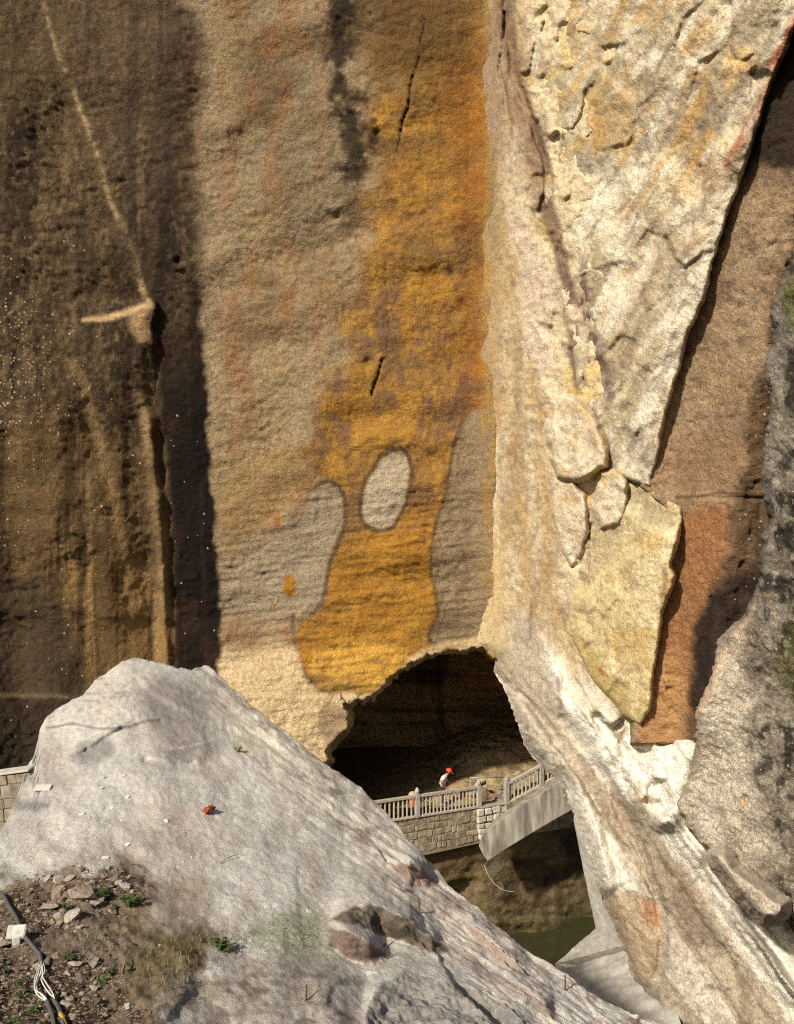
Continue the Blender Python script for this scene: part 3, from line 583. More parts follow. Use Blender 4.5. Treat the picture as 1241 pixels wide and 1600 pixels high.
# ---- grey lichen-covered mass at the right edge, nearest the camera
def grey_mass():
    G = [(1500, -200), (1262, -200), (1258, 200), (1245, 380), (1212, 470), (1205, 560), (1198, 700), (1200, 800), (1188, 900), (1165, 965), (1128, 1000), (1112, 1060), (1098, 1110), (1090, 1160), (1078, 1220), (1064, 1262), (1066, 1290),
         (1080, 1300), (1100, 1325), (1120, 1338), (1150, 1372), (1190, 1402), (1222, 1432), (1250, 1480), (1330, 1560), (1500, 1640)]
    px, py = pgrid(1040, 1470, -150, 1640, 2.5)
    q = np.stack([px, py, 0 * px], -1); n1 = fbm(q / 48.0, 4, 301); n2 = fbm(q / 10.0, 3, 302)
    d = sdf(px, py, G) + n1 * 6 + n2 * 2
    D = itp(px, [1040, 1241, 1470], [30.2, 26.6, 22.5])
    D -= 0.8 * ss(px + n1 * 10 - itp(py, [-150, 480, 700, 900, 1060, 1300], [1250, 1215, 1206, 1225, 1235, 1300]), -6, 30)
    D += .35 * fbm(q / 110.0, 3, 303)
    D += 0.25 * np.exp(-((px - 1166) / 4.5) ** 2 - ((py - 1247) / 9.0) ** 2)
    D += rim(d, 9, .35, .5)
    P = ray(px, py, D)
    nd = peck(P + np.array([.4, 0, 0]) * P[..., 2:3], 6.2, 310) * 0.085 + fbm(P * 2, 3, 311) * .08 + fbm(P * 12, 2, 312) * .02
    P = P + np.array([-.7, -.7, .1]) * nd[..., None]
    pt = Paint(px, py, P, (190, 178, 158), 0.9)
    pt.blotch(30, 40, 61, 0, .6, (150, 132, 110), .6)
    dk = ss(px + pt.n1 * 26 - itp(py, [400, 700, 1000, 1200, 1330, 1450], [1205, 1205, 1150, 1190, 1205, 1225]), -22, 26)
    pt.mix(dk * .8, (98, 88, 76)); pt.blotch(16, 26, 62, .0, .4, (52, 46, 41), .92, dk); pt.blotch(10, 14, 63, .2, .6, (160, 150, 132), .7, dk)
    pt.poly([(1190, 470), (1260, 470), (1215, 560), (1205, 800), (1190, 900), (1160, 960), (1190, 700)], (112, 108, 102), 10, 8, .6)
    pt.poly([(1090, 1050), (1112, 1040), (1165, 965), (1190, 900), (1175, 985), (1130, 1030), (1105, 1110), (1075, 1150)], (206, 180, 152), 6, 5, .8)
    pt.poly([(1212, 460), (1260, 400), (1260, 520), (1225, 500)], (104, 104, 48), 8, 8, .7); pt.poly([(1215, 990), (1260, 960), (1260, 1110), (1225, 1090)], (96, 92, 46), 10, 9, .6)
    pt.poly([(1158, 1250), (1168, 1246), (1166, 1264), (1158, 1264)], (196, 150, 90), 3, 2, .9)
    pt.spk = .01 + dk * .22
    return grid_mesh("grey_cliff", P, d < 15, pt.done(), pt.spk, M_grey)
grey_mass()
# broken slab lying along the foot of the grey mass
def foot_slab():
    S = [(1118, 1336), (1132, 1333), (1148, 1358), (1175, 1380), (1205, 1402), (1222, 1414), (1222, 1424), (1212, 1434), (1196, 1432), (1172, 1412), (1150, 1390), (1133, 1362), (1122, 1352)]
    px, py = pgrid(1095, 1245, 1310, 1455, 2.0)
    def base(x, y, n1): return DB(x) - 3.9 + .0 * n1
    def colour(x, y, P, fe, fb):
        pt = Paint(x, y, P, (216, 200, 178), 0.62); pt.blotch(20, 20, 66, .1, .6, (180, 160, 136), .7); return pt, None
    slab_layer("fallen_rock_slab", S, base, px, py, 331, .16, 1.6, colour, r=7, rimd=.3, k=.1, wob=2)
foot_slab()

# ---- cave behind the arch
def cave():
    px, py = pgrid(330, 1080, 860, 1460, 4.0)
    r = np.sqrt(((px - 700) / 330.0) ** 2 + ((py - 1180) / 250.0) ** 2)
    D = 43.6 + 12.5 * np.clip(1 - r ** 5, 0, 1)
    q = np.stack([px, py, 0 * px], -1); n1 = fbm(q / 70.0, 4, 402)
    D += .4 * n1 * (r < 1)
    D += 1.2 * (1 - ss(seg_dist(px + n1 * 8, py, [(680, 1130), (692, 1155), (715, 1175), (740, 1190)], False), 3, 9)) + 1.0 * (1 - ss(seg_dist(px + n1 * 4, py, [(685, 1015), (684, 1120)], False), 1, 5))
    D -= .3 * fbm(np.stack([px / 200, py / 9, 0 * px], -1), 2, 404)
    P = ray(px, py, D)
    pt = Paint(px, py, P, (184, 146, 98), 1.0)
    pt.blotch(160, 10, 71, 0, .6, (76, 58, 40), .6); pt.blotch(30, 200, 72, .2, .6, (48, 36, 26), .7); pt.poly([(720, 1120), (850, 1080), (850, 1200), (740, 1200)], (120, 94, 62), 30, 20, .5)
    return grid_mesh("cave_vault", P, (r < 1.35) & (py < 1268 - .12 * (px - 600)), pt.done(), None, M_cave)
cave()
ZP = 0.35
def path_D(px, py): return (ZC - ZP) * F / (py - CY)
def cave_floor():
    X, Y = np.meshgrid(np.arange(-7, 13.01, .1), np.arange(42.9, 56.5, .1))
    P = np.stack([X, Y, 0 * X], -1)
    lineY = 43.98 + (X - .9) * .52                       # the railing line
    back = np.clip(Y - lineY - 1.2, 0, 20)
    fa, fe, _ = facets(P * np.array([1.1, 1.1, 1]), 411)
    rise = (np.minimum(back * .42, 1.2) + ss(back, 0, 1.5) * .4) * ss(X, 1.2, 5) + back * .02
    Z = ZP - .02 + rise + ss(back, .05, 1.0) * (blur(fa, 2) * .16 * ss(X, 1, 4) + fbm(P * 2.2, 3, 412) * .05) + fbm(P * 5, 2, 413) * .015
    P[..., 2] = Z
    keep = (Y > lineY - .12)
    px = X / Y * F + CX; py = CY - (Z - ZC) / Y * F
    pt = Paint(px, py, P, (198, 172, 128), 0.62); pt.blotch(30, 14, 75, 0, .6, (170, 140, 98), .7); pt.blotch(20, 8, 76, .25, .7, (110, 88, 62), .6)
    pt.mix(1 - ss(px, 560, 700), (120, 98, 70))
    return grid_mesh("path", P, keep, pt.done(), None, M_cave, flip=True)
cave_floor()
# ---- pit below the path
def pit():
    px, py = pgrid(500, 990, 1262, 1560, 3.0)
    q = np.stack([px, py, 0 * px], -1); n1 = fbm(q / 50.0, 4, 421)
    D = 44.35 + ((px - 652) / F * 44) * .52
    D += .9 * ss(py - (1372 - (px - 760) * .12) + n1 * 3, -3, 3) * (1 - ss(px, 705, 760)) - .25 * ss(py - (1362 - (px - 760) * .2) + n1 * 3, -3, 3) * ss(px, 740, 760)
    D -= .5 * ss(py - 1436 - n1 * 4, -3, 3) * ss(px, 760, 780)
    D += .25 * n1
    P = ray(px, py, D); P[..., 1] -= fbm(P * np.array([2.5, 2.5, 4.5]), 4, 423) * .09
    pt = Paint(px, py, P, (116, 98, 72), .75)
    pt.blotch(50, 40, 77, 0, .6, (66, 54, 36), .8); pt.blotch(60, 24, 78, .15, .6, (98, 92, 52), .7)
    pt.poly([(600, 1300), (760, 1300), (760, 1366), (680, 1372), (640, 1330)], (106, 84, 56), 14, 10, .7); pt.poly([(640, 1316), (760, 1312), (760, 1322), (640, 1328)], (60, 54, 40), 5, 4, .7)
    pt.poly([(755, 1350), (800, 1345), (790, 1362), (757, 1368)], (112, 102, 84), 6, 4, .6)
    pt.poly([(850, 1368), (880, 1362), (870, 1378), (856, 1386)], (58, 46, 52), 5, 5, .8)
    pt.line([(775, 1437), (850, 1434), (880, 1430)], 4, (118, 108, 84), 4, 4, .6); pt.mix(ss(py, 1440, 1446) * .8, (84, 78, 44))
    return grid_mesh("pit_cliff", P, px > 0, pt.done(), None, M_cave)
pit()
def patch(name, c, n, m, seed, base, mat, amp=.06, extra=None, gain=.6):
    u, v = np.meshgrid(np.linspace(0, 1, n), np.linspace(0, 1, m))
    c = [np.array(at(*k)) for k in c]
    u3, v3 = u[..., None], v[..., None]
    P = (c[0] * (1 - u3) + c[1] * u3) * (1 - v3) + (c[3] * (1 - u3) + c[2] * u3) * v3
    P = P + (fbm(P * 1.1, 4, seed) * amp)[..., None] * np.array([-.5, -.6, .6])
    px = P[..., 0] / P[..., 1] * F + CX; py = CY - (P[..., 2] - ZC) / P[..., 1] * F
    pt = Paint(px, py, P, base, gain)
    if extra: extra(pt)
    return grid_mesh(name, P, px > -9e9, pt.done(), None, mat)
def streaky(pt):
    pt.blotch(60, 12, 81, 0, .6, (196, 190, 178), .5); pt.blotch(30, 30, 82, .2, .7, (172, 164, 150), .5)
patch("pit_side_wall", [(884, 1225, 45.2), (990, 1225, 38.5), (1010, 1500, 38.0), (931, 1450, 45.0)], 70, 110, 431, (206, 201, 190), M_smooth, .10, streaky, .72)
patch("pit_ledge", [(931, 1449, 45.0), (1010, 1452, 40.5), (1000, 1560, 37.5), (868, 1506, 42.0)], 70, 60, 432, (204, 198, 186), M_smooth, .09, streaky, .60)
patch("pit_lower_wall", [(868, 1506, 42.0), (1000, 1470, 39.6), (1000, 1700, 39.0), (868, 1700, 42.0)], 60, 60, 436, (150, 142, 128), M_smooth, .06, streaky, .46)
patch("pit_lower_ledge", [(868, 1516, 40.5), (1030, 1470, 37.0), (1080, 1660, 29.0), (860, 1660, 31.5)], 70, 70, 433, (206, 200, 188), M_smooth, .16, streaky, .62)
# water
def water():
    m = bpy.data.materials.new("pit_water"); m.use_nodes = True; N = m.node_tree.nodes; K = m.node_tree.links; b = N["Principled BSDF"]
    b.inputs["Base Color"].default_value = (.035, .032, .014, 1); b.inputs["Roughness"].default_value = .12; b.inputs["IOR"].default_value = 1.33
    n = N.new("ShaderNodeTexNoise"); n.inputs["Scale"].default_value = 2.0; bp = N.new("ShaderNodeBump"); bp.inputs["Strength"].default_value = .06; bp.inputs["Distance"].default_value = .1
    K.new(n.outputs[0], bp.inputs["Height"]); K.new(bp.outputs[0], b.inputs["Normal"])
    me = bpy.data.meshes.new("water"); z = -5.75
    me.from_pydata([(-30, 12, z), (16, 12, z), (16, 48, z), (-30, 48, z)], [], [(0, 1, 2, 3)]); me.materials.append(m)
    o = bpy.data.objects.new("water", me); COL.objects.link(o); o["kind"] = "structure"
water()

# ---- foreground mound of dusty grey rock
SILX = [-420, -120, -10, 10, 25, 33, 44, 52, 58, 62, 75, 100, 130, 148, 165, 190, 212, 222, 240, 270, 300, 322, 334, 350, 380, 400, 430, 470, 492, 512, 540, 565, 592, 620, 650, 680, 700, 715, 740, 760, 800, 830, 860, 885, 920, 960, 1000, 1040, 1100, 1200, 1420]
SILY = [1420, 1375, 1315, 1286, 1248, 1226, 1197, 1182, 1160, 1140, 1116, 1100, 1086, 1062, 1052, 1033, 1027, 1030, 1034, 1041, 1047, 1041, 1046, 1062, 1086, 1110, 1130, 1163, 1176, 1196, 1214, 1232, 1260, 1290, 1321, 1356, 1380, 1392, 1412, 1430, 1466, 1490, 1508, 1522, 1545, 1572, 1588, 1602, 1632, 1668, 1715]
MND = {}
_mx = np.arange(-700, 1701, 5.0); _gk = np.exp(-(np.arange(-40, 41) / 18.0) ** 2); _gk /= _gk.sum()
_sm = lambda xs, ys: np.convolve(np.pad(np.interp(_mx, xs, ys), 40, mode='edge'), _gk, 'valid')
_ma = _sm([-420, 0, 500, 1000, 1420], [1 / 11.3, 1 / 11.5, 1 / 12.3, 1 / 14.3, 1 / 14.6]); _mb = _sm([-420, 0, 215, 510, 700, 1040], [9.0e-5, 8.7e-5, 7.4e-5, 7.8e-5, 9e-5, 9e-5])
def mound_D(px, py):
    a = np.interp(px, _mx, _ma); b = np.interp(px, _mx, _mb)
    t = np.clip((1600 - py) / 560.0, -.3, 1.2)
    return (1 / (a - b * (1600 - py))) * (1 + .05 * np.sin(np.clip(t, 0, 1) * math.pi))
def mound():
    xs = np.arange(-420, 1421, 2.5); R = 250; BK = 26
    pys = itp(xs, SILX, SILY) + fbm(np.stack([xs / 13, 0 * xs, 0 * xs], -1), 4, 501) * 2.2
    t = np.linspace(0, 1, R) ** 0.93
    px = np.broadcast_to(xs, (R, len(xs))).copy(); py = 1735 + (pys[None, :] - 1735) * t[:, None]
    q = np.stack([px, py, 0 * px], -1); n1 = fbm(q / 50.0, 4, 502); n2 = fbm(q / 14.0, 3, 503)
    D = mound_D(px, py)
    Pb = ray(px, py, D)
    Pw = warp(Pb, .7, .4, 540); fa, fe, _ = facets(Pw * np.array([.55, .4, .8]), 510); fb, fe2, _ = facets(Pw * 1.7, 520); fa = blur(fa, 2); fb = blur(fb, 2)
    bold = ss(px + n1 * 30, 480, 640) * .9 + .55 * (1 - ss(py, 1150, 1260)) + .25 * ss(py, 1450, 1600)
    D -= fa * .22 * (0.2 + bold) + fb * .035 * (.05 + bold)
    fac = np.zeros(px.shape); faces = []
    FC = [([(516, 1436), (554, 1415), (577, 1411), (597, 1415), (615, 1426), (642, 1435), (660, 1456), (697, 1480), (701, 1490), (674, 1487), (624, 1474), (602, 1464), (557, 1448)], 1.0, (108, 92, 78)),
          ([(514, 1449), (548, 1456), (579, 1474), (595, 1487), (606, 1492), (588, 1509), (559, 1505), (536, 1494), (516, 1480)], .95, (130, 106, 96)),
          ([(586, 1363), (606, 1379), (627, 1388), (647, 1390), (654, 1399), (642, 1401), (620, 1392), (600, 1379)], .95, (122, 98, 84)),
          ([(577, 1565), (602, 1537), (633, 1517), (660, 1521), (683, 1530), (728, 1539), (790, 1565), (840, 1610), (840, 1650), (560, 1650)], .5, (150, 144, 136)),
          ([(615, 1352), (640, 1350), (675, 1368), (690, 1384), (668, 1388), (640, 1384), (625, 1370)], .9, (150, 124, 110)),
          ([(715, 1440), (760, 1460), (800, 1490), (840, 1530), (800, 1520), (750, 1480)], .8, (176, 158, 146)),
          ([(760, 1510), (810, 1535), (860, 1570), (880, 1600), (820, 1575), (780, 1545)], .8, (164, 150, 140))]
    wx = px + n1 * 3 + n2 * 1.5; wy = py + n1 * 3 + n2 * 2.2
    for pts, dep, rgb in FC:
        d = sdf(wx, wy, pts); faces.append((d, rgb))
        ux = np.linspace(min(p[0] for p in pts) + .5, max(p[0] for p in pts) - .5, 60); yu = []; yl = []
        for u in ux:
            cs = [a[1] + (b[1] - a[1]) * (u - a[0]) / (b[0] - a[0]) for a, b in zip(pts, pts[1:] + pts[:1]) if (a[0] - u) * (b[0] - u) < 0]
            yu.append(min(cs)); yl.append(max(cs))
        YU = np.interp(wx, ux, yu); YL = np.interp(wx, ux, yl); inx = ss(wx, ux[0] - 1, ux[0] + 26) * (1 - ss(wx, ux[-1] - 30, ux[-1] + 1))
        hgt = (mound_D(px, YU) - mound_D(px, np.minimum(YL, YU + 45))) * dep * inx
        fr = np.clip((wy - YU) / np.maximum(np.minimum(YL - YU, 45), 2), 0, 1)
        D -= hgt * np.where(wy < YU, np.clip(1 - (YU - wy) / 62.0, 0, 1) ** 1.3, 1 - fr) * (wy < YL + 40)
    D -= .35 * np.exp(-((px - 640) / 45) ** 2 - ((py - 1340) / 16) ** 2) + .3 * np.exp(-((px - 690) / 70) ** 2 - ((py - 1415 - (px - 690) * .5) / 14) ** 2)
    # top: overhanging lip and cracks
    crk = [(72, 1136), (110, 1132), (160, 1139), (200, 1138), (225, 1128), (250, 1126)]
    dc = seg_dist(px, py + n1 * 3, crk, False); lipy = itp(px, [60, 110, 160, 200, 250, 300], [1137, 1132, 1139, 1138, 1127, 1120]) + n1 * 3
    D -= .10 * np.clip(1 - (lipy - py) / 50.0, 0, 1) * (1 - ss(py - lipy, -3, 4)) * ss(px, 55, 80) * (1 - ss(px, 215, 290))
    D += .03 * (1 - ss(dc, .5, 3)) - .12 * np.exp(-np.clip(py - 1100, -60, 60) ** 2 / 900) * (1 - ss(px, 200, 300))
    ck2 = [(165, 1090), (172, 1098), (190, 1112), (200, 1120)]; D += .02 * (1 - ss(seg_dist(px, py, ck2, False), .5, 3))
    D += .35 * np.exp(-((px - 265) / 60) ** 2 - ((py - 1140) / 50) ** 2)
    D += .25 * fbm(q / 120.0, 3, 504)
    D += .12 * (1 - ss(seg_dist(px + n1 * 5, py + n1 * 5, [(230, 1190), (262, 1200), (300, 1192)], False), 2, 10))
    D -= .25 * np.exp(-((px - 120) / 60) ** 2 - ((py - 1480) / 26) ** 2) + .2 * np.exp(-((px - 280) / 90) ** 2 - ((py - 1500) / 20) ** 2)
    P = ray(px, py, D)
    earth = 1 - ss(sdf(px, py, [(-420, 1410), (0, 1395), (60, 1362), (120, 1352), (210, 1358), (235, 1395), (225, 1432), (290, 1448), (345, 1476), (310, 1500), (262, 1520), (245, 1560), (275, 1610), (330, 1735), (-420, 1735)]) + n1 * 26 + n2 * 6, -26, 24)
    nz = fbm(P * 3.0, 5, 505, .55) * .022 + fbm(P * 14, 2, 506) * .012 + earth * (fbm(P * 7, 3, 507) * .06)
    fmask = np.max([1 - ss(d, -6, 2) for d, _ in faces[:6]], 0); rgt = ss(px - (py - 1340) * .9, 480, 620)
    strat = fbm(np.stack([(px * .55 - py * .83) / 7, (px * .83 + py * .55) / 70, 0 * px], -1), 4, 508)
    nz += fmask * fbm(P * 9, 3, 509) * .05 + rgt * (strat * .05 + blur(facets(warp(P, 2, .2, 560) * np.array([2.2, 2.2, 3.5]), 561)[0], 1) * .035)
    P[..., 2] += nz * .85; P[..., 1] -= nz * .45
    pt = Paint(px, py, P, (204, 199, 190), 0.74)
    pt.blotch(90, 60, 91, 0, .6, (180, 170, 160), .7); pt.blotch(50, 26, 92, .1, .6, (210, 202, 190), .6); pt.blotch(26, 30, 93, .25, .7, (172, 156, 144), .5)
    pt.poly([(75, 1120), (150, 1060), (215, 1020), (240, 1060), (225, 1120), (160, 1135)], (212, 204, 190), 20, 14, .7)  # sunlit left face of the peak painted lighter
    pt.blotch(14, 5, 87, .25, .7, (150, 142, 134), .6, (1 - ss(py, 1130, 1150)) * (1 - ss(px, 220, 250)))
    pt.poly([(345, 1065), (400, 1110), (520, 1205), (640, 1320), (600, 1340), (480, 1240), (390, 1180), (340, 1110)], (220, 212, 196), 16, 14, .8)
    pt.poly([(325, 1035), (350, 1060), (405, 1110), (470, 1160), (520, 1200), (500, 1205), (400, 1128), (340, 1075)], (166, 154, 138), 6, 5, .7)
    pt.poly([(230, 1050), (320, 1060), (360, 1110), (330, 1170), (260, 1180), (225, 1140), (215, 1090)], (146, 137, 132), 30, 26, .85)
    pt.blotch(20, 60, 88, .1, .6, (164, 152, 144), .55, ss(px, 150, 230) * (1 - ss(px, 300, 380)) * ss(py, 1180, 1260))
    pt.poly([(225, 1160), (300, 1150), (310, 1190), (250, 1200)], (140, 128, 122), 16, 14, .8)
    pt.poly([(130, 1160), (170, 1155), (175, 1175), (140, 1195), (120, 1190)], (140, 136, 132), 10, 10, .75)
    pt.poly([(200, 1250), (330, 1240), (340, 1400), (220, 1420)], (182, 168, 158), 40, 30, .6)
    pt.poly([(380, 1110), (470, 1165), (470, 1210), (400, 1190), (350, 1150)], (206, 196, 176), 20, 16, .6)
    pt.poly([(365, 1150), (400, 1150), (390, 1175), (368, 1172)], (176, 180, 150), 8, 8, .6)
    pt.poly([(20, 1255), (60, 1248), (75, 1262), (30, 1272)], (128, 120, 120), 8, 8, .8)
    pt.poly([(600, 1340), (700, 1380), (760, 1440), (880, 1540), (800, 1540), (720, 1480), (640, 1420), (590, 1360)], (190, 170, 158), 20, 20, .6)
    pt.blotch(22, 12, 94, .15, .6, (158, 132, 120), .7, ss(px - (py - 1340) * .9, 500, 620))
    pt.blotch(30, 14, 95, .1, .6, (214, 206, 192), .7, ss(px - (py - 1340) * .9, 500, 620))
    pt.poly([(395, 1425), (520, 1430), (520, 1480), (560, 1508), (470, 1500), (380, 1470)], (152, 154, 128), 16, 18, .75)
    pt.poly([(260, 1500), (560, 1505), (600, 1640), (260, 1640)], (158, 146, 134), 40, 34, .7, 6); pt.blotch(18, 12, 96, .2, .6, (124, 110, 100), .7, ss(py, 1470, 1530) * (1 - ss(px, 540, 620))); pt.blotch(40, 24, 84, .05, .6, (120, 104, 88), .6, ss(py, 1480, 1560) * ss(px, 230, 300) * (1 - ss(px, 420, 560)))
    for d, rgb in faces: pt.mix((1 - ss(np.abs(d - 7), 3, 14)) * .25, (222, 214, 202))
    for d, rgb in faces: pt.mix((1 - ss(d + n2 * 2, -4, 2)) * .9, rgb)
    pt.blotch(16, 12, 85, .1, .6, (112, 100, 84), .55, ss(py, 1420, 1480) * ss(px, 230, 330) * (1 - ss(px, 380, 480)))
    fm = np.max([1 - ss(d, -6, 2) for d, _ in faces[:3]], 0); pt.blotch(9, 7, 89, .0, .6, (74, 64, 52), .6, fm); pt.blotch(16, 9, 86, .2, .7, (150, 128, 116), .6, fm)
    pt.blotch(20, 20, 97, .1, .6, (84, 82, 66), .5, 1 - ss(faces[0][0], -6, 3))
    pt.mix(earth * .9, (98, 78, 60))
    pt.blotch(24, 16, 98, .0, .5, (72, 56, 42), .8, earth); pt.blotch(16, 12, 99, .2, .6, (140, 122, 100), .7, earth)
    pt.poly([(0, 1400), (60, 1385), (60, 1410), (40, 1430), (0, 1430)], (100, 86, 66), 8, 8, .7)
    pt.poly([(90, 1455), (170, 1440), (250, 1470), (210, 1500), (130, 1500)], (150, 134, 118), 18, 16, .6)
    pt.poly([(170, 1440), (250, 1430), (350, 1466), (320, 1500), (270, 1530), (250, 1580), (215, 1540)], (116, 104, 70), 44, 40, .6, 10)
    pt.poly([(-420, 1500), (90, 1480), (150, 1540), (170, 1735), (-420, 1735)], (54, 40, 29), 24, 22, .8)
    pt.poly([(230, 1375), (330, 1380), (340, 1450), (240, 1440)], (150, 130, 112), 24, 18, .6)
    pt.line(crk, 2, (96, 84, 78), 2, 2, .7); pt.line([(270, 1172), (310, 1162), (345, 1150)], 1.2, (226, 220, 208), 1.5, 2, .6)
    MND.update(px=px, py=py, P=P.copy(), xs=xs)
    # far side: falls away into the pit
    last = P[-1]; rows = []; ck = pt.done(); cr = []
    for k in range(1, BK + 1):
        s = k / BK
        bpt = last.copy(); bpt[:, 1] += 5.5 * s + .25 * vn(np.stack([xs / 30, 0 * xs + k * .4, 0 * xs], -1), 530); bpt[:, 2] -= 17 * s ** 1.35 + .12 * k * .3
        bpt[:, 0] += .3 * vn(np.stack([xs / 40, 0 * xs + k * .5, 0 * xs], -1), 531) * s
        rows.append(bpt); cr.append(ck[-1])
    PP = np.concatenate([P, np.stack(rows)], 0); CC = np.concatenate([ck, np.stack(cr)], 0)
    return grid_mesh("rock_mound", PP, np.ones(PP.shape[:2], bool), CC, None, M_mound, flip=True)
mound()
def on_mound(x, y):
    i = int(np.argmin(np.abs(MND['xs'] - x))); col = MND['py'][:, i]; j = int(np.argmin(np.abs(col - y))); j = max(1, min(j, len(col) - 2)); i = max(1, min(i, len(MND['xs']) - 2))
    P = MND['P']; du = P[j, i + 1] - P[j, i - 1]; dv = P[j + 1, i] - P[j - 1, i]; n = np.cross(du, dv); n /= np.linalg.norm(n) + 1e-9
    if n[2] < 0: n = -n
    return Vector(P[j, i]), Vector(n)
# ================================================================== OBJECTS
def bm_box(bm, c, s, rot=None, bev=0.0):
    r = bmesh.ops.create_cube(bm, size=1.0); vs = r['verts']
    for v in vs: v.co = Vector((v.co.x * s[0], v.co.y * s[1], v.co.z * s[2]))
    if bev > 0:
        es = list({e for v in vs for e in v.link_edges}); rr = bmesh.ops.bevel(bm, geom=es, offset=bev, segments=1, affect='EDGES'); vs = rr['verts']
    M = Matrix.Translation(Vector(c)) @ (rot.to_4x4() if rot is not None else Matrix.Identity(4))
    for v in set(vs): v.co = M @ v.co
    return list(set(vs))
def bm_lathe(bm, prof, n=10, c=(0, 0, 0)):
    rings = []
    for r, z in prof:
        rings.append([bm.verts.new((c[0] + r * math.cos(2 * math.pi * i / n), c[1] + r * math.sin(2 * math.pi * i / n), c[2] + z)) for i in range(n)])
    for a, b in zip(rings, rings[1:]):
        for i in range(n): bm.faces.new((a[i], a[(i + 1) % n], b[(i + 1) % n], b[i]))
    bm.faces.new(rings[0][::-1]); bm.faces.new(rings[-1])
def bm_tube(bm, pts, rad, n=8, cap=True):
    pts = [Vector(p) for p in pts]; rings = []
    rad = rad if hasattr(rad, '__len__') else [rad] * len(pts)
    up = Vector((.13, .21, .97))
    for i, p in enumerate(pts):
        t = (pts[min(i + 1, len(pts) - 1)] - pts[max(i - 1, 0)]).normalized(); a = t.cross(up).normalized(); b = t.cross(a)
        rings.append([bm.verts.new(p + (a * math.cos(2 * math.pi * k / n) + b * math.sin(2 * math.pi * k / n)) * rad[i]) for k in range(n)])
    for a, b in zip(rings, rings[1:]):
        for k in range(n): bm.faces.new((a[k], a[(k + 1) % n], b[(k + 1) % n], b[k]))
    if cap: bm.faces.new(rings[0][::-1]); bm.faces.new(rings[-1])
def spline(pts, n=8):
    pts = [Vector(p) for p in pts]; P = [pts[0]] + pts + [pts[-1]]; out = []
    for i in range(1, len(P) - 2):
        for k in range(n):
            t = k / n; a, b, c, d = P[i - 1], P[i], P[i + 1], P[i + 2]
            out.append(.5 * ((2 * b) + (c - a) * t + (2 * a - 5 * b + 4 * c - d) * t * t + (3 * b - a - 3 * c + d) * t ** 3))
    out.append(pts[-1]); return out
def bobj(name, bm, mat, parent=None, loc=None, smooth=False):
    me = bpy.data.meshes.new(name); bmesh.ops.recalc_face_normals(bm, faces=bm.faces[:]); bm.to_mesh(me); bm.free()
    if smooth:
        for p in me.polygons: p.use_smooth = True
    me.materials.append(mat); o = bpy.data.objects.new(name, me)
    if loc is not None: o.location = loc
    return link(o, parent)
def thing(name, loc, label, cat, group=None):
    o = bpy.data.objects.new(name, None); o.location = loc; o.empty_display_size = .2; COL.objects.link(o)
    return tag(o, label, cat, group)
M_rail = flat_mat("weathered_stone", (.40, .345, .27), .9, .25, 9, .3, .01, .1)
M_post = flat_mat("grey_post_stone", (.33, .30, .26), .9, .3, 9, .3, .01, .08)
M_conc = flat_mat("board_marked_concrete", (.26, .235, .19), .95, .5, 1.0, .8, .05, stretch=(3.5, 3.5, .7))
M_wallst = flat_mat("brown_wall_stone", (.25, .197, .133), .95, .5, 4, .9, .06, .2, rgb2=(.30, .24, .165))
M_whitest = flat_mat("pale_wall_stone", (.50, .46, .38), .95, .25, 6, .5, .03, .12)
M_mortar = flat_mat("dark_mortar", (.225, .178, .12), 1.0, .3, 6, .5, .03)
M_metal = flat_mat("galvanised_tube", (.30, .29, .27), .5, .15, 10, .1, .005, metal=.5)
M_step = flat_mat("step_stone", (.26, .21, .15), .95, .3, 5, .5, .02, .1)
# ---- balustrade along the path
def pathpt(X, z=0.0): return Vector((X, 43.98 + (X - .9) * .5, ZP + z))
UD = Vector((1, .5, 0)).normalized(); RZ = Matrix.Rotation(math.atan2(.5, 1), 3, 'Z')
def post_mesh(h):
    bm = bmesh.new(); bm_box(bm, (0, 0, h * .5), (.21, .21, h), bev=.012)
    bm_box(bm, (0, 0, h + .035), (.16, .16, .07), bev=.01)
    bm_lathe(bm, [(.09, h + .06), (.115, h + .11), (.11, h + .18), (.07, h + .25), (.02, h + .31)], 8)
    me = bpy.data.meshes.new("post"); bmesh.ops.recalc_face_normals(bm, faces=bm.faces[:]); bm.to_mesh(me); bm.free(); me.materials.append(M_post); return me
def bal_mesh(h):
    bm = bmesh.new(); bm_box(bm, (0, 0, h * .5), (.062, .062, h), bev=.008)
    me = bpy.data.meshes.new("baluster"); bm.to_mesh(me); bm.free(); me.materials.append(M_rail); return me
POST = post_mesh(1.03); BAL = bal_mesh(.80)
def child(name, me, parent, loc, rot=0.0):
    o = bpy.data.objects.new(name, me); o.location = loc; o.rotation_euler = (0, 0, rot); return link(o, parent)
rz = math.atan2(.5, 1)
def bar(name, parent, a, b, w, h, mat):
    a = Vector(a); b = Vector(b); d = b - a; bm = bmesh.new()
    rot = d.to_track_quat('X', 'Z').to_matrix(); bm_box(bm, (a + b) / 2, (d.length, w, h), rot, bev=.012); return bobj(name, bm, mat, parent)
t = thing("stone_balustrade", pathpt(.9), "weathered stone balustrade with thin balusters running level along the path to the opening", "balustrade", "stone balustrades on the path")
o0 = pathpt(.9)
for X in (-2.35, .9, 3.77): child("post", POST, t, pathpt(X) - o0, rz)
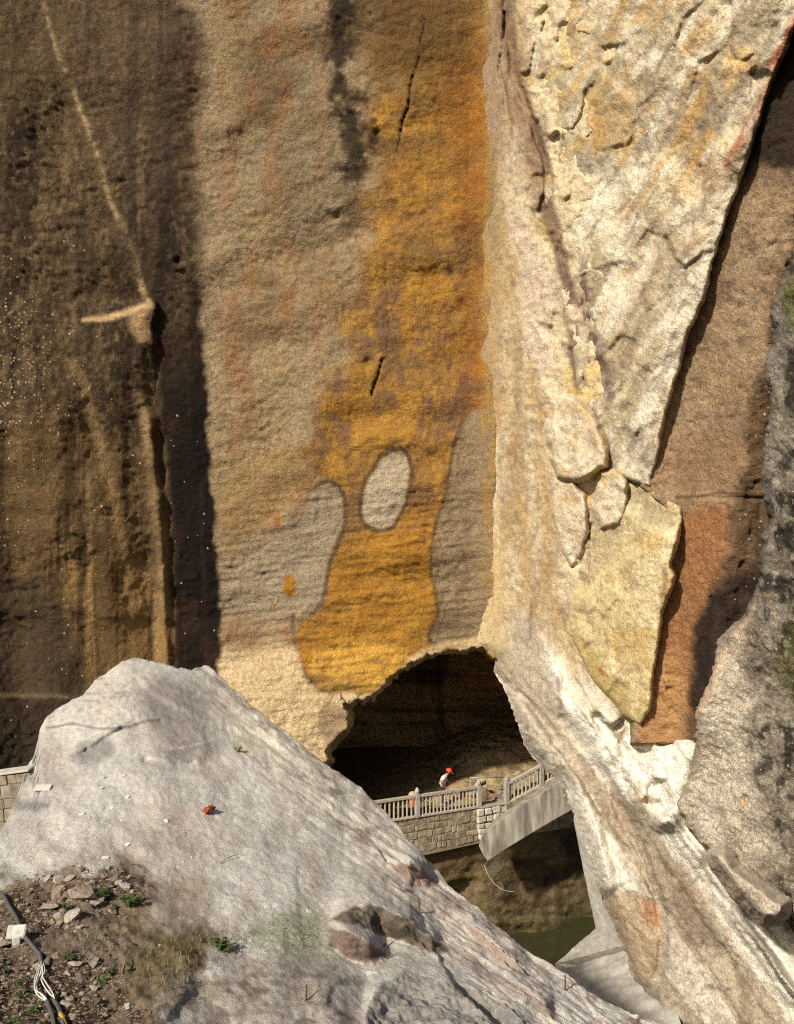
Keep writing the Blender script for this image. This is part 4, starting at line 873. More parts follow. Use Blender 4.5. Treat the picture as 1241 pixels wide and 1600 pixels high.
for xa, xb in ((-2.22, .78), (1.02, 3.65)):
    bar("handrail", t, pathpt(xa, .95) - o0, pathpt(xb, .95) - o0, .15, .13, M_rail)
    bar("bottom_rail", t, pathpt(xa, .05) - o0, pathpt(xb, .05) - o0, .17, .10, M_rail)
    n = 15
    for i in range(n):
        X = xa + (xb - xa) * (i + .7) / (n + .4); child("baluster", BAL, t, pathpt(X, .09) - o0, rz + random.uniform(-.05, .05))
# rising section
E0 = Vector((5.12, 45.95, ZP)); E1 = Vector((6.85, 46.7, 1.02)); E2 = Vector((8.4, 47.4, 1.62))
t = thing("stone_balustrade", E0, "stone balustrade climbing beside the steps right of the opening", "balustrade", "stone balustrades on the path")
for p in (E0, E1): child("post", POST, t, p - E0, .41)
for a, b in ((E0, E1), (E1, E2)):
    d = (b - a); e = d.normalized() * .12
    bar("handrail", t, a - E0 + e + Vector((0, 0, .95)), b - E0 - e + Vector((0, 0, .95)), .15, .13, M_rail)
    bar("bottom_rail", t, a - E0 + e + Vector((0, 0, .05)), b - E0 - e + Vector((0, 0, .05)), .17, .1, M_rail)
    for i in range(8): child("baluster", BAL, t, a + d * ((i + 1) / 9) - E0 + Vector((0, 0, .1)), .41)
# steps
t = thing("stone_stair", E0, "brown stone steps climbing to the right behind the rising balustrade", "stairs")
for i in range(9):
    p = E0 + (E2 - E0) * ((i + .3) / 8.5); bm = bmesh.new(); top = p.z - .02 + .06; h = top + 1.2
    bm_box(bm, (p.x - E0.x - .35, p.y - E0.y + .78, top - h / 2 - E0.z), (.46, 1.75, h), Matrix.Rotation(.41, 3, 'Z'), .01); bobj("step", bm, M_step, t)
bm = bmesh.new(); q0 = [at(792, 1257, 45.75), at(880, 1212, 47.0), at(900, 1290, 47.2), at(792, 1300, 45.8)]
vs = [bm.verts.new(v - E0) for v in q0] + [bm.verts.new(v - E0 + Vector((0, .5, 0))) for v in q0]
for f in ((0, 1, 2, 3), (7, 6, 5, 4), (0, 4, 5, 1), (1, 5, 6, 2), (2, 6, 7, 3), (3, 7, 4, 0)): bm.faces.new([vs[k] for k in f])
bobj("side_wall", bm, M_wallst, t)
# barrier of thin tube across the opening
b0 = at(735, 1245, 45.5)
t = thing("tube_barrier", b0, "thin metal tube frame standing across the opening between two stone posts", "barrier")
def tube_part(name, pts, r, mat, parent, off, n=6):
    bm = bmesh.new(); bm_tube(bm, [Vector(p) - off for p in pts], r, n); return bobj(name, bm, mat, parent, smooth=True)
tube_part("top_bar", [at(735, 1215.5, 45.5), at(791, 1214, 46.2)], .028, M_metal, t, b0)
for x, y0, y1, D in ((735, 1215, 1258, 45.5), (761, 1215, 1250, 45.85), (790.5, 1214, 1256, 46.2)): tube_part("leg", [at(x, y0, D), at(x, y1, D)], .024, M_metal, t, b0)
# ---- retaining wall of coursed stones under the path
def stone_mesh(sx, sy, sz, j=.18, seed=0):
    r = random.Random(seed); bm = bmesh.new()
    pts = []
    for a in (-1, 1):
        for b in (-1, 1):
            for c in (-1, 1):
                pts.append(Vector((a * sx / 2 * (1 - r.random() * j), b * sy / 2 * (1 - r.random() * j * .5), c * sz / 2 * (1 - r.random() * j))))
                pts.append(Vector((a * sx / 2 * (.8 - r.random() * j), b * sy / 2, c * sz / 2 * (.8 - r.random() * j))))
    for p in pts: bm.verts.new(p)
    h = bmesh.ops.convex_hull(bm, input=bm.verts[:]); bmesh.ops.delete(bm, geom=[e for e in h['geom_interior'] if isinstance(e, bmesh.types.BMVert)], context='VERTS')
    return bm
W0 = pathpt(.9, -1.4)
t = thing("retaining_wall", W0, "brown coursed stone retaining wall below the level balustrade", "wall")
bm = bmesh.new(); a, b = pathpt(-2.6), pathpt(5.0); off = Vector((-UD.y, UD.x, 0))
vs = [bm.verts.new(v - W0) for v in (a + Vector((0, 0, -.03)), b + Vector((0, 0, -.03)), b + Vector((0, 0, -1.6)), a + Vector((0, 0, -1.9)))] + [bm.verts.new(v - W0 + off * .5) for v in (a + Vector((0, 0, -.03)), b + Vector((0, 0, -.03)), b + Vector((0, 0, -1.6)), a + Vector((0, 0, -1.9)))]
for f in ((0, 1, 2, 3), (7, 6, 5, 4), (0, 4, 5, 1), (1, 5, 6, 2), (2, 6, 7, 3), (3, 7, 4, 0)): bm.faces.new([vs[k] for k in f])
bobj("core", bm, M_mortar, t)
z = -.02; row = 0
while z > -1.25:
    h = random.uniform(.22, .34); X = -1.9 + random.uniform(0, .3)
    while X < 3.55:
        w = random.choice((.18, .3, .45, .6, .8)) * random.uniform(.8, 1.2); w = min(w, 3.75 - X)
        if w < .15: break
        bm = stone_mesh(w * 1.24 - .02, .2, (h - .02) * random.uniform(.95, 1.2), .3, row * 100 + int(X * 37) + 500)
        o = bobj("stone", bm, M_wallst, t, pathpt(X + w / 2, z - h / 2 + random.uniform(-.02, .02)) - W0 + off * random.uniform(.05, .085)); o.rotation_euler = (0, random.uniform(-.12, .12), rz)
        X += w
    z -= h; row += 1
# whitewashed rubble infill right of it
W1o = pathpt(4.4, -1.1)
t = thing("rubble_wall_infill", W1o, "pale rubble stone infill below the gap in the balustrade", "wall")
z = -.02; row = 0
while z > -1.3:
    h = random.uniform(.2, .36); X = 3.62 + max(0, -z - .5) * .12
    xe = 5.12 + min(0, (z + .45)) * .55
    while X < xe:
        w = random.uniform(.22, .5); bm = stone_mesh(w * 1.08 - .03, .26, h - .03, .26, row * 91 + int(X * 53) + 900)
        o = bobj("stone", bm, M_whitest, t, pathpt(X + w / 2, z - h / 2 + random.uniform(-.03, .03)) - W1o - off * random.uniform(.02, .1)); o.rotation_euler = (0, random.uniform(-.12, .12), rz)
        X += w
    z -= h; row += 1
bar("lintel_slab", t, pathpt(3.85, .03) - W1o, pathpt(5.05, .03) - W1o, .3, .09, M_post)
# ---- raking concrete slab
def conc_slab():
    face = [(748, 1322, 43.6), (752, 1309, 43.6), (764, 1296, 43.7), (790, 1277, 43.9), (815, 1259, 44.1), (845, 1241, 44.35), (880, 1217, 44.6), (895, 1232, 44.7), (897, 1264, 44.7), (868, 1280, 44.4), (830, 1303, 44.1), (795, 1324, 43.8), (762, 1346, 43.65), (756, 1338, 43.6)]
    c0 = at(760, 1346, 43.65); bm = bmesh.new()
    f = [bm.verts.new(at(*p) - c0) for p in face]; k = [bm.verts.new(at(*p) - c0 + Vector((.35, 1.25, .05))) for p in face]
    bm.faces.new(f); bm.faces.new(k[::-1]); n = len(f)
    for i in range(n): bm.faces.new((f[i], f[(i + 1) % n], k[(i + 1) % n], k[i]))
    t = thing("concrete_stair_slab", c0, "raking grey board-marked concrete stair slab leaning over the dark pit", "concrete slab")
    o = bobj("slab", bm, M_conc, t); md = o.modifiers.new("bevel", 'BEVEL'); md.width = .03; md.segments = 2
    # shuttering boards: shallow raised strips at the upper end
    for y0, y1 in ((1233, 1246), (1248, 1258)):
        pass
    for i, (xa, ya, xb, yb, w) in enumerate(((848, 1262, 890, 1238, 4), (852, 1272, 892, 1250, 4), (846, 1252, 886, 1228, 3))):
        bar("shutter_mark", t, at(xa, ya, 44.375) - c0, at(xb, yb, 44.685) - c0, .10 - .02 * i, w / 44.0, M_conc)
conc_slab()
# ---- block wall at the far left
M_block = flat_mat("sandstone_block", (.21, .17, .125), .95, .35, 5, .5, .03, .22, rgb2=(.26, .215, .165))
M_cope = flat_mat("pale_coping", (.42, .39, .34), .9, .2, 8, .3, .01)
def block_wall():
    base = at(10, 1320, 19.6)
    t = thing("block_wall", base, "low sandstone block wall with pale coping at the edge of the grey mound", "wall")
    D = 19.6; S = D / F
    def Xx(p): return (p - CX) * S
    def Zz(p): return ZC - (p - CY) * S
    rows = [((1205.5, 1219), [(-60, -30), (-30, -8), (-8, 15.5), (16, 30), (30.5, 52)]), ((1219.5, 1241), [(-60, -22), (-22, 6), (6.5, 22), (22.5, 45)]), ((1241.5, 1256), [(-60, -35), (-35, -12), (-12, 12), (12.5, 38)]), ((1256.5, 1276), [(-60, -18), (-18, 11), (11.5, 33)]), ((1276.5, 1300), [(-60, -30), (-30, -4), (-3.5, 25)]), ((1300.5, 1325), [(-60, -20), (-20, 12)])]
    k = 0
    for (y0, y1), cs in rows:
        for x0, x1 in cs:
            w = (x1 - x0) * S - .008; h = (y1 - y0) * S - .008; bm = stone_mesh(w * 1.06, .34, h * 1.04, .06, 1300 + k); k += 1
            dz = -(x0 + x1) / 2 * .12 * S
            o = bobj("block", bm, M_block, t, Vector((Xx((x0 + x1) / 2), D + random.uniform(-.02, .02), Zz((y0 + y1) / 2) + (x0 - 43) * -.0 + (43 - (x0 + x1) / 2) * -.11 * S * 1.0)) - base); o.rotation_euler = (0, -.1, 0)
    bar("coping", t, Vector((Xx(-62), D + .02, Zz(1216))) - base, Vector((Xx(50), D + .02, Zz(1200.5))) - base, .42, .045, M_cope)
    bm = bmesh.new(); bm_box(bm, Vector((Xx(-30), D + .12, Zz(1260))) - base, (1.1, .2, 1.0)); bobj("core", bm, M_mortar, t)
block_wall()

# ---- person in white shirt and red cap
def skin(name, verts, edges, radii, mat, parent, sub=2, root=0):
    me = bpy.data.meshes.new(name); me.from_pydata([Vector(v) for v in verts], edges, []); o = bpy.data.objects.new(name, me); COL.objects.link(o)
    sk = o.modifiers.new("skin", 'SKIN'); sk.use_smooth_shade = True
    for i, r in enumerate(radii):
        r = (r, r) if not hasattr(r, '__len__') else r; me.skin_vertices[0].data[i].radius = r; me.skin_vertices[0].data[i].use_root = (i == root)
    sb = o.modifiers.new("sub", 'SUBSURF'); sb.levels = sub; sb.render_levels = sub
    dg = bpy.context.evaluated_depsgraph_get(); dg.update(); m2 = bpy.data.meshes.new_from_object(o.evaluated_get(dg)); m2.name = name
    for p in m2.polygons: p.use_smooth = True
    bpy.data.objects.remove(o); bpy.data.meshes.remove(me); m2.materials.clear(); m2.materials.append(mat)
    n = bpy.data.objects.new(name, m2); return link(n, parent)
def person():
    D = 45.75; X = (692 - CX) / F * D; loc = Vector((X, D, ZP))
    t = thing("person", loc, "person in white T-shirt, red cap and dark trousers behind the balustrade, head bowed", "person")
    M_skin = flat_mat("skin", (.42, .25, .17), .6, .1, 10, .05, .002); M_shirt = flat_mat("white_cotton", (.74, .70, .64), .9, .08, 14, .3, .01)
    M_pants = flat_mat("dark_trousers", (.030, .030, .034), .9, .2, 14, .3, .01); M_cap = flat_mat("red_cap", (.72, .075, .03), .6, .08, 14, .1, .003); M_hair = flat_mat("black_hair", (.012, .010, .009), .6, .2, 30, .3, .005); M_shoe = flat_mat("dark_shoe", (.05, .045, .04), .7)
    t.scale = (1.15, 1.15, 1.0)
    # figure faces +x (to the right), slightly towards the camera (-y)
    V = [(-.02, 0, .90), (0, 0, 1.08), (.05, 0, 1.25), (.10, 0, 1.36), (.155, 0, 1.44), (.20, -.005, 1.50), (.225, -.01, 1.57),          # pelvis..head 0-6
         (.07, -.17, 1.335), (-.10, -.29, 1.22), (-.02, -.22, 1.02), (.03, -.18, .97),                                                  # near arm, hand on hip 7-10
         (.10, .16, 1.335), (.18, .20, 1.10), (.34, .16, .93), (.40, .14, .875),                                                       # far arm reaching forward 11-14
         (-.01, -.095, .84), (.03, -.10, .47), (-.02, -.10, .09), (.10, -.105, .045),                                                    # legs 15-18
         (-.01, .095, .84), (.05, .10, .47), (.04, .10, .09), (.16, .105, .045)]
    E = [(0, 1), (1, 2), (2, 3), (3, 4), (4, 5), (5, 6), (3, 7), (7, 8), (8, 9), (9, 10), (3, 11), (11, 12), (12, 13), (13, 14), (0, 15), (15, 16), (16, 17), (17, 18), (0, 19), (19, 20), (20, 21), (21, 22)]
    R = [.125, .12, .13, .10, .055, .075, .088, .058, .043, .036, .03, .058, .043, .036, .03, .085, .058, .043, .035, .085, .058, .043, .035]
    body = skin("body", V, E, R, M_skin, t)
    # hands: palm and five bent fingers each
    for (hx, hy, hz), d in (((.03, -.18, .97), Vector((.5, .45, -.7))), ((.40, .14, .875), Vector((.75, -.1, -.6)))):
        d.normalize(); h0 = Vector((hx, hy, hz)); sd = d.cross(Vector((0, 0, 1))).normalized(); nn = d.cross(sd)
        vs = [h0 - d * .02, h0 + d * .045]; es = [(0, 1)]; rr = [.026, .03]
        for k, L in enumerate((.065, .075, .07, .055)):
            b = h0 + d * .055 + sd * (k - 1.5) * .02; i = len(vs); vs += [b, b + d * L * .5 + nn * .008, b + d * L * .85 + nn * .03]; es += [(1, i), (i, i + 1), (i + 1, i + 2)]; rr += [.011, .010, .008]
        i = len(vs); vs += [h0 + d * .01 + sd * .035, h0 + d * .045 + sd * .06]; es += [(0, i), (i, i + 1)]; rr += [.012, .009]
        skin("hand", vs, es, rr, M_skin, body, 1)
    skin("trousers", [(-.02, 0, .985), (-.02, 0, .90), (-.01, -.095, .82), (.03, -.10, .47), (-.02, -.10, .10), (-.01, .095, .82), (.05, .10, .47), (.04, .10, .10)], [(0, 1), (1, 2), (2, 3), (3, 4), (1, 5), (5, 6), (6, 7)], [.135, .14, .105, .078, .066, .105, .078, .066], M_pants, t)
    skin("shirt", [(-.02, 0, .93), (0, 0, 1.08), (.05, 0, 1.25), (.10, 0, 1.35), (.135, 0, 1.405), (.07, -.17, 1.335), (-.05, -.25, 1.26), (.10, .16, 1.335), (.15, .19, 1.20)], [(0, 1), (1, 2), (2, 3), (3, 4), (3, 5), (5, 6), (3, 7), (7, 8)], [.148, .140, .150, .118, .062, .078, .066, .078, .066], M_shirt, t)
    for y, x in ((-.105, .05), (.105, .11)):
        bm = bmesh.new(); bm_box(bm, (x, y, .045), (.27, .095, .09), bev=.03); bobj("shoe", bm, M_shoe, t, smooth=True)
    hc = Vector((.225, -.01, 1.575)); fr = Matrix.Rotation(math.radians(28), 3, 'Y')
    for nm, v, sz, mt in (("nose", (.098, 0, -.01), (.03, .026, .04), M_skin), ("mouth", (.082, 0, -.055), (.02, .045, .012), M_skin), ("ear", (0, -.088, -.01), (.035, .02, .055), M_skin), ("ear", (0, .088, -.01), (.035, .02, .055), M_skin), ("eye", (.086, -.034, .012), (.012, .022, .012), M_hair), ("eye", (.086, .034, .012), (.012, .022, .012), M_hair)):
        bm = bmesh.new(); bm_box(bm, fr @ Vector(v) + hc, sz, fr, .003); bobj(nm, bm, mt, body)
    bm = bmesh.new(); bmesh.ops.create_uvsphere(bm, u_segments=14, v_segments=8, radius=1)
    for v in bm.verts: v.co = fr @ Vector((v.co.x * .100 - .018, v.co.y * .098, min(v.co.z, .5) * .105 + .004)) + hc
    bobj("hair", bm, M_hair, t, smooth=True)
    bm = bmesh.new(); bmesh.ops.create_uvsphere(bm, u_segments=18, v_segments=10, radius=1)
    for v in bm.verts: v.co = fr @ Vector((v.co.x * .135, v.co.y * .128, max(v.co.z, -.05) * .145 + .035)) + hc
    cap = bobj("cap", bm, M_cap, t, smooth=True)
    bm = bmesh.new(); bm_box(bm, fr @ Vector((.15, 0, .032)) + hc, (.13, .17, .016), fr, .006); bobj("brim", bm, M_cap, cap)
person()
# orange bin behind the first post
def bin_():
    p = at(645.5, 1270, 44.65); p.z = ZP
    t = thing("litter_bin", p, "small orange bin with tan lid half hidden behind the balustrade post", "bin")
    bm = bmesh.new(); bm_lathe(bm, [(.15, 0), (.16, .05), (.19, .72), (.20, .78)], 12); bobj("body", bm, flat_mat("orange_plastic", (.50, .15, .035), .6), t, smooth=True)
    bm = bmesh.new(); bm_lathe(bm, [(.215, .77), (.215, .84), (.16, .93), (.05, .97)], 12); bobj("lid", bm, flat_mat("tan_plastic", (.42, .28, .15), .6), t, smooth=True)
bin_()
# hose hanging in the pit
bm = bmesh.new(); h0 = at(757, 1352, 45.0)
bm_tube(bm, [p - h0 for p in spline([at(757, 1352, 44.9), at(763, 1367, 44.75), at(774, 1382, 44.7), at(788, 1391, 44.7), at(804, 1393.5, 44.9)], 6)], .022, 6)
o = bobj("hanging_hose", bm, flat_mat("pale_hose", (.30, .27, .22), .6), None, h0, True); tag(o, "thin pale hose hanging in a curve on the pit wall", "hose")
# iron pegs in the stained wall above the cave
M_rust = flat_mat("rusty_iron", (.115, .055, .032), .85, .4, 30, .4, .003)
for x, y, lab in ((533.5, 1085, "short rusty iron peg in the wall at the lower end of the ochre stain"),):
    bm = bmesh.new(); bm_tube(bm, [(0, .2, -.16), (0, -.25, -.16)], .03, 6); bm_tube(bm, [(0, -.24, -.2), (0, -.24, .12)], .03, 6); o = bobj("iron_peg", bm, M_rust, None, at(x, y, 41.45)); tag(o, lab, "peg")

# ---- things on the mound
def rock_mesh(seed, flat=.5, n=18):
    r = random.Random(seed); bm = bmesh.new()
    for _ in range(n):
        v = Vector((r.gauss(0, 1), r.gauss(0, 1), r.gauss(0, 1))).normalized() * r.uniform(.75, 1.0)
        v = Vector((max(-.8, min(.8, v.x)), max(-.75, min(.75, v.y)), max(-.6, min(.7, v.z)))); bm.verts.new((v.x * .62, v.y * .5, v.z * flat * .6))
    h = bmesh.ops.convex_hull(bm, input=bm.verts[:]); bmesh.ops.delete(bm, geom=[e for e in h['geom_interior'] if isinstance(e, bmesh.types.BMVert)], context='VERTS')
    me = bpy.data.meshes.new("rock"); bmesh.ops.recalc_face_normals(bm, faces=bm.faces[:]); bm.to_mesh(me); bm.free(); return me
M_rb = flat_mat("brown_rubble", (.15, .11, .078), .95, .4, 9, .6, .02, .4, rgb2=(.23, .18, .135)); M_rg = flat_mat("pale_rubble", (.33, .29, .24), .95, .35, 9, .6, .02, .25, rgb2=(.25, .21, .17))
M_chip = flat_mat("chalky_chip", (.52, .49, .44), .95, .3, 9, .4, .02, .15)
ROCKS = {}
for k in range(12):
    for nm, mt in (("b", M_rb), ("g", M_rg), ("c", M_chip)):
        me = rock_mesh(40 + k, .35 + .05 * (k % 6), 16); me.materials.append(mt); ROCKS[(nm, k)] = me
def put_rock(x, y, w, kind, k, label, group, name="loose_rock", flat=1.0, rz=None):
    p, n = on_mound(x, y); s = w * p.y / F
    o = bpy.data.objects.new(name, ROCKS[(kind, k % 12)]); o.location = p + n * s * .10
    qn = Vector((0, 0, 1)).rotation_difference(n); o.rotation_mode = 'QUATERNION'
    o.rotation_quaternion = qn @ Matrix.Rotation(rz if rz is not None else random.uniform(0, 6.28), 3, 'Z').to_quaternion() @ Matrix.Rotation(random.uniform(-.3, .3), 3, 'X').to_quaternion()
    o.scale = (s, s * random.uniform(.8, 1.1), s * flat * random.uniform(.9, 1.3)); COL.objects.link(o); return tag(o, label, "rock", group)
BIG = [(92, 1376, 26, "g", "bright pale grey rock at the top edge of the rubble"), (76, 1373, 18, "g", "small pale rock just left of the brightest grey rock"), (110, 1373, 20, "g", "upright pale rock right of the brightest grey rock"),
       (90, 1396, 34, "b", "brownish rock directly below the brightest grey rock"), (130, 1402, 50, "b", "long flat tan slab left of the upper green plant"), (150, 1411, 28, "b", "rounded tan stone under the upper green plant"),
       (81, 1418, 32, "b", "flat brown stone at the middle left of the rubble"), (135, 1420, 26, "b", "dark-edged brown stone between two green plants"), (115, 1437, 38, "g", "broad pale stone below the flat tan slab"),
       (120, 1512, 30, "g", "pointed pale slab standing in the lower rubble"), (148, 1510, 18, "g", "small white stone right of the pointed pale slab"), (105, 1567, 26, "g", "flat pale stone beside the bundle of cables"),
       (126, 1532, 26, "b", "reddish brown stone below the pointed pale slab"), (49, 1385, 12, "g", "white lump of stone on bare earth at upper left"), (44, 1425, 12, "g", "white pebble on earth above the floodlight"),
       (196, 1386, 22, "g", "grey slab tilted in the rubble's upper right corner"), (6, 1482, 26, "b", "brown block at the picture's left edge below the floodlight")]
for i, (x, y, w, kd, lab) in enumerate(BIG): put_rock(x, y, w * 1.0, kd, i * 5 + 1, lab, "marked stones in the rubble", flat=.65)
reg = [(0, 1398), (40, 1372), (70, 1362), (130, 1356), (205, 1360), (228, 1388), (205, 1425), (150, 1440), (120, 1455), (90, 1452), (60, 1450), (55, 1480), (110, 1500), (170, 1490), (200, 1520), (190, 1560), (240, 1600), (-20, 1600), (-20, 1430)]
def inreg(x, y):
    c = False
    for (ax, ay), (bx, by) in zip(reg, reg[1:] + reg[:1]):
        if (ay > y) != (by > y) and x < (bx - ax) * (y - ay) / (by - ay) + ax: c = not c
    return c
k = 0; rr = random.Random(5)
while k < 250:
    x, y = rr.uniform(-15, 245), rr.uniform(1355, 1600)
    if not inreg(x, y): continue
    w = 5 + 15 * rr.random() ** 2.6; kd = "b" if rr.random() < .72 else "g"; zn = "upper rubble above the floodlight" if y < 1440 else ("lower rubble left of the cables" if x < 60 else "lower rubble right of the cables")
    put_rock(x, y, w, kd, rr.randrange(12), "small loose %s stone in the %s" % ("brown" if kd == "b" else "pale", zn), "small %s stones in the %s" % ("brown" if kd == "b" else "pale", zn), "rubble_stone"); k += 1
# scattered pale chips on the grey slope
CH = [(195, 1213, 7), (163, 1215, 6), (160, 1233, 9), (201, 1247, 9), (189, 1280, 6), (127, 1271, 11), (260, 1284, 9), (200, 1319, 9), (165, 1342, 12), (227, 1335, 5), (288, 1302, 4), (140, 1278, 4), (175, 1262, 6), (483, 1424, 11), (508, 1423, 6), (250, 1478, 4), (430, 1330, 5), (470, 1380, 5), (540, 1300, 5), (300, 1340, 4), (345, 1360, 5), (390, 1290, 4), (100, 1330, 5), (150, 1310, 4)]
for i, (x, y, w) in enumerate(CH): put_rock(x, y, w * 1.05, "c", i * 3, "small pale stone chip lying loose on the bare grey slope", "pale chips on the grey slope", "stone_chip", .6)
# fine gravel and leaf litter of the rubble patch (nobody could count it)
def gravel():
    r = random.Random(11); vs = []; fs = []
    tri = [(0, 1, 2), (0, 2, 3), (0, 3, 4), (0, 4, 1), (5, 2, 1), (5, 3, 2), (5, 4, 3), (5, 1, 4)]
    k = 0
    while k < 4200:
        x, y = r.uniform(-60, 300), r.uniform(1350, 1615)
        if not inreg(x + r.gauss(0, 9), y + r.gauss(0, 6)): continue
        p, n = on_mound(x + r.uniform(-1, 1), y); s = (1.2 + 3.2 * r.random() ** 2) * p.y / F; b = len(vs)
        R = Matrix.Rotation(r.uniform(0, 6), 3, 'Z') @ Matrix.Rotation(r.uniform(-.6, .6), 3, 'X')
        for v in ((0, 0, .5), (1, 0, 0), (0, .8, .1), (-1, 0, 0), (0, -.8, -.1), (0, 0, -.5)):
            q = R @ Vector([c * r.uniform(.7, 1.2) for c in v]) * s; vs.append(p + q + Vector((r.uniform(-.02, .02), 0, 0)))
        fs += [tuple(b + i for i in f) for f in tri]; k += 1
    me = bpy.data.meshes.new("gravel"); me.from_pydata(vs, [], fs); me.materials.append(flat_mat("earthy_gravel", (.17, .125, .09), .95, .6, 12, .4, .01)); o = bpy.data.objects.new("gravel", me); COL.objects.link(o)
    tag(o, "fine brown gravel and crumbs between the stones at lower left", "gravel", kind="stuff")
gravel()
# plants
M_leaf = flat_mat("fresh_leaf", (.050, .088, .022), .7, .45, 12, .2, .005, .35, rgb2=(.085, .105, .035)); M_stem = flat_mat("green_stem", (.05, .08, .025), .7)
def plant(x, y, w, label, seed, name="small_plant", dens=1.0):
    r = random.Random(seed); p, n = on_mound(x, y + w * .25); S = w * p.y / F
    t = thing(name, p - n * .02, label, "plant", "green plants in the rubble")
    bs = bmesh.new(); bl = bmesh.new()
    for i in range(int(9 * dens)):
        a = r.uniform(0, 6.28); out = r.uniform(.15, .55); L = r.uniform(.4, .8)
        d = Vector((math.cos(a) * out, math.sin(a) * out, L)); pts = [Vector((0, 0, 0)), d * .5 * S + Vector((0, 0, .05 * S)), d * S * .95 - Vector((0, 0, .06 * S))]
        bm_tube(bs, pts, .012 * S + .003, 4, False)
        for j in range(7):
            f = .3 + .7 * j / 6; c = pts[1] * (1 - abs(f - .5) * 0) * min(1, f * 2) if f < .5 else pts[1].lerp(pts[2], (f - .5) * 2)
            b = a + r.choice((-1, 1)) * r.uniform(.5, 1.5); l = S * r.uniform(.16, .28); u = Vector((math.cos(b), math.sin(b), r.uniform(-.1, .6))).normalized() * l; v = u.cross(Vector((0, 0, 1))).normalized() * l * .36; dn = Vector((0, 0, -.18 * l))
            q = [bl.verts.new(c), bl.verts.new(c + u * .45 + v), bl.verts.new(c + u + dn), bl.verts.new(c + u * .45 - v)]; bl.faces.new((q[0], q[1], q[2])); bl.faces.new((q[0], q[2], q[3]))
    me = bpy.data.meshes.new("stems"); bs.to_mesh(me); bs.free(); me.materials.append(M_stem); link(bpy.data.objects.new("stems", me), t)
    me = bpy.data.meshes.new("foliage"); bl.to_mesh(me); bl.free(); me.materials.append(M_leaf); link(bpy.data.objects.new("foliage", me), t)
PL = [(159, 1393, 30, "dark green leafy plant behind the long tan slab", 1.2), (203, 1414, 32, "bright green leafy plant at the rubble's right end", 1.3), (342, 1477, 34, "dark green plant growing alone on the grey slope", 1.2), (106, 1421, 18, "small green sprig between stones left of the bright plant", .7),
      (108, 1497, 24, "green plant below the mossy brown hump", .9), (160, 1532, 22, "low green plant in the lower rubble right of the cables", .8), (33, 1552, 24, "green plant in dark earth left of the cables", .8), (50, 1575, 20, "green sprig at bottom left just beside the cable bundle", .7), (32, 1535, 20, "pale green sprig above the bottom left plant", .6), (22, 1592, 20, "green sprig touching the bottom edge at left", .7), (10, 1518, 18, "tiny green plant near the picture's left edge", .6), (200, 1503, 16, "green tuft at the rim of the dry grass", .7), (372, 1172, 14, "small pale green tuft high on the mound", .6), (175, 1515, 16, "small green sprig beside the dry stalk", .6)]
for i, (x, y, w, lab, dn) in enumerate(PL): plant(x, y, w, lab, 60 + i, dens=dn * 1.4)
# dry grass and moss fuzz
def dry_grass():
    r = random.Random(21); vs = []; fs = []
    R2 = [(200, 1440, 340, 1590, 380), (395, 1425, 540, 1500, 350), (90, 1440, 220, 1500, 300), (300, 1440, 420, 1500, 250)]
    for x0, y0, x1, y1, n in R2:
        for _ in range(n):
            u, v = r.gauss(.5, .22), r.gauss(.5, .22); x = x0 + (x1 - x0) * u; y = y0 + (y1 - y0) * v
            p, nn = on_mound(x, y); h = r.uniform(.02, .075); a = r.uniform(0, 6.28); l = Vector((math.cos(a), math.sin(a), 0)); tip = p + Vector((0, 0, h)) + l * h * r.uniform(.2, 1.0); w = l.cross(Vector((0, 0, 1))) * .004; b = len(vs)
            mid = (p + tip) / 2 + Vector((0, 0, h * .2)); vs += [p - w, p + w, mid + w * .8, mid - w * .8, tip]; fs += [(b, b + 1, b + 2, b + 3), (b + 3, b + 2, b + 4)]
    me = bpy.data.meshes.new("dry_grass"); me.from_pydata(vs, [], fs); me.materials.append(flat_mat("dry_grass_blade", (.22, .185, .09), .9, .4, 3, 0, .01)); o = bpy.data.objects.new("dry_grass", me); COL.objects.link(o); tag(o, "sparse dry yellowish grass and moss on the mound's lower part", "grass", kind="stuff")
dry_grass()
# floodlight
def floodlight():
    p, n = on_mound(28, 1478); t = thing("floodlight", p, "pale square floodlight lying tilted beside the dark conduit", "lamp"); t.scale = (.8, .8, .8); t.rotation_euler = (0, 0, -.2)
    M_w = flat_mat("white_housing", (.36, .35, .31), .7, .3, 9, .1, .003); M_k = flat_mat("black_bracket", (.03, .03, .03), .6); s = p.y / F
    R = Matrix.Rotation(.35, 3, 'Z') @ Matrix.Rotation(math.radians(38), 3, 'X')
    bm = bmesh.new(); bm_box(bm, (-.02, 0, .24), (.32, .26, .05), R, .012); h = bobj("housing", bm, M_w, t)
    bm = bmesh.new(); bm_box(bm, Vector((-.02, 0, .24)) + R @ Vector((0, 0, .03)), (.27, .21, .008), R, .003); bobj("glass", bm, flat_mat("dusty_glass", (.45, .43, .38), .35), h)
    bm = bmesh.new(); bm_box(bm, (.02, -.06, .12), (.14, .10, .16), Matrix.Rotation(.35, 3, 'Z'), .012); bobj("driver_box", bm, M_w, t)
    bm = bmesh.new()
    for sd in (-1, 1): bm_box(bm, R @ Vector((sd * .17, 0, 0)) + Vector((-.02, 0, .16)), (.012, .04, .18), R)
    bm_box(bm, (0, 0, .03), (.36, .08, .02), Matrix.Rotation(.35, 3, 'Z')); bobj("bracket", bm, M_k, t)
floodlight()
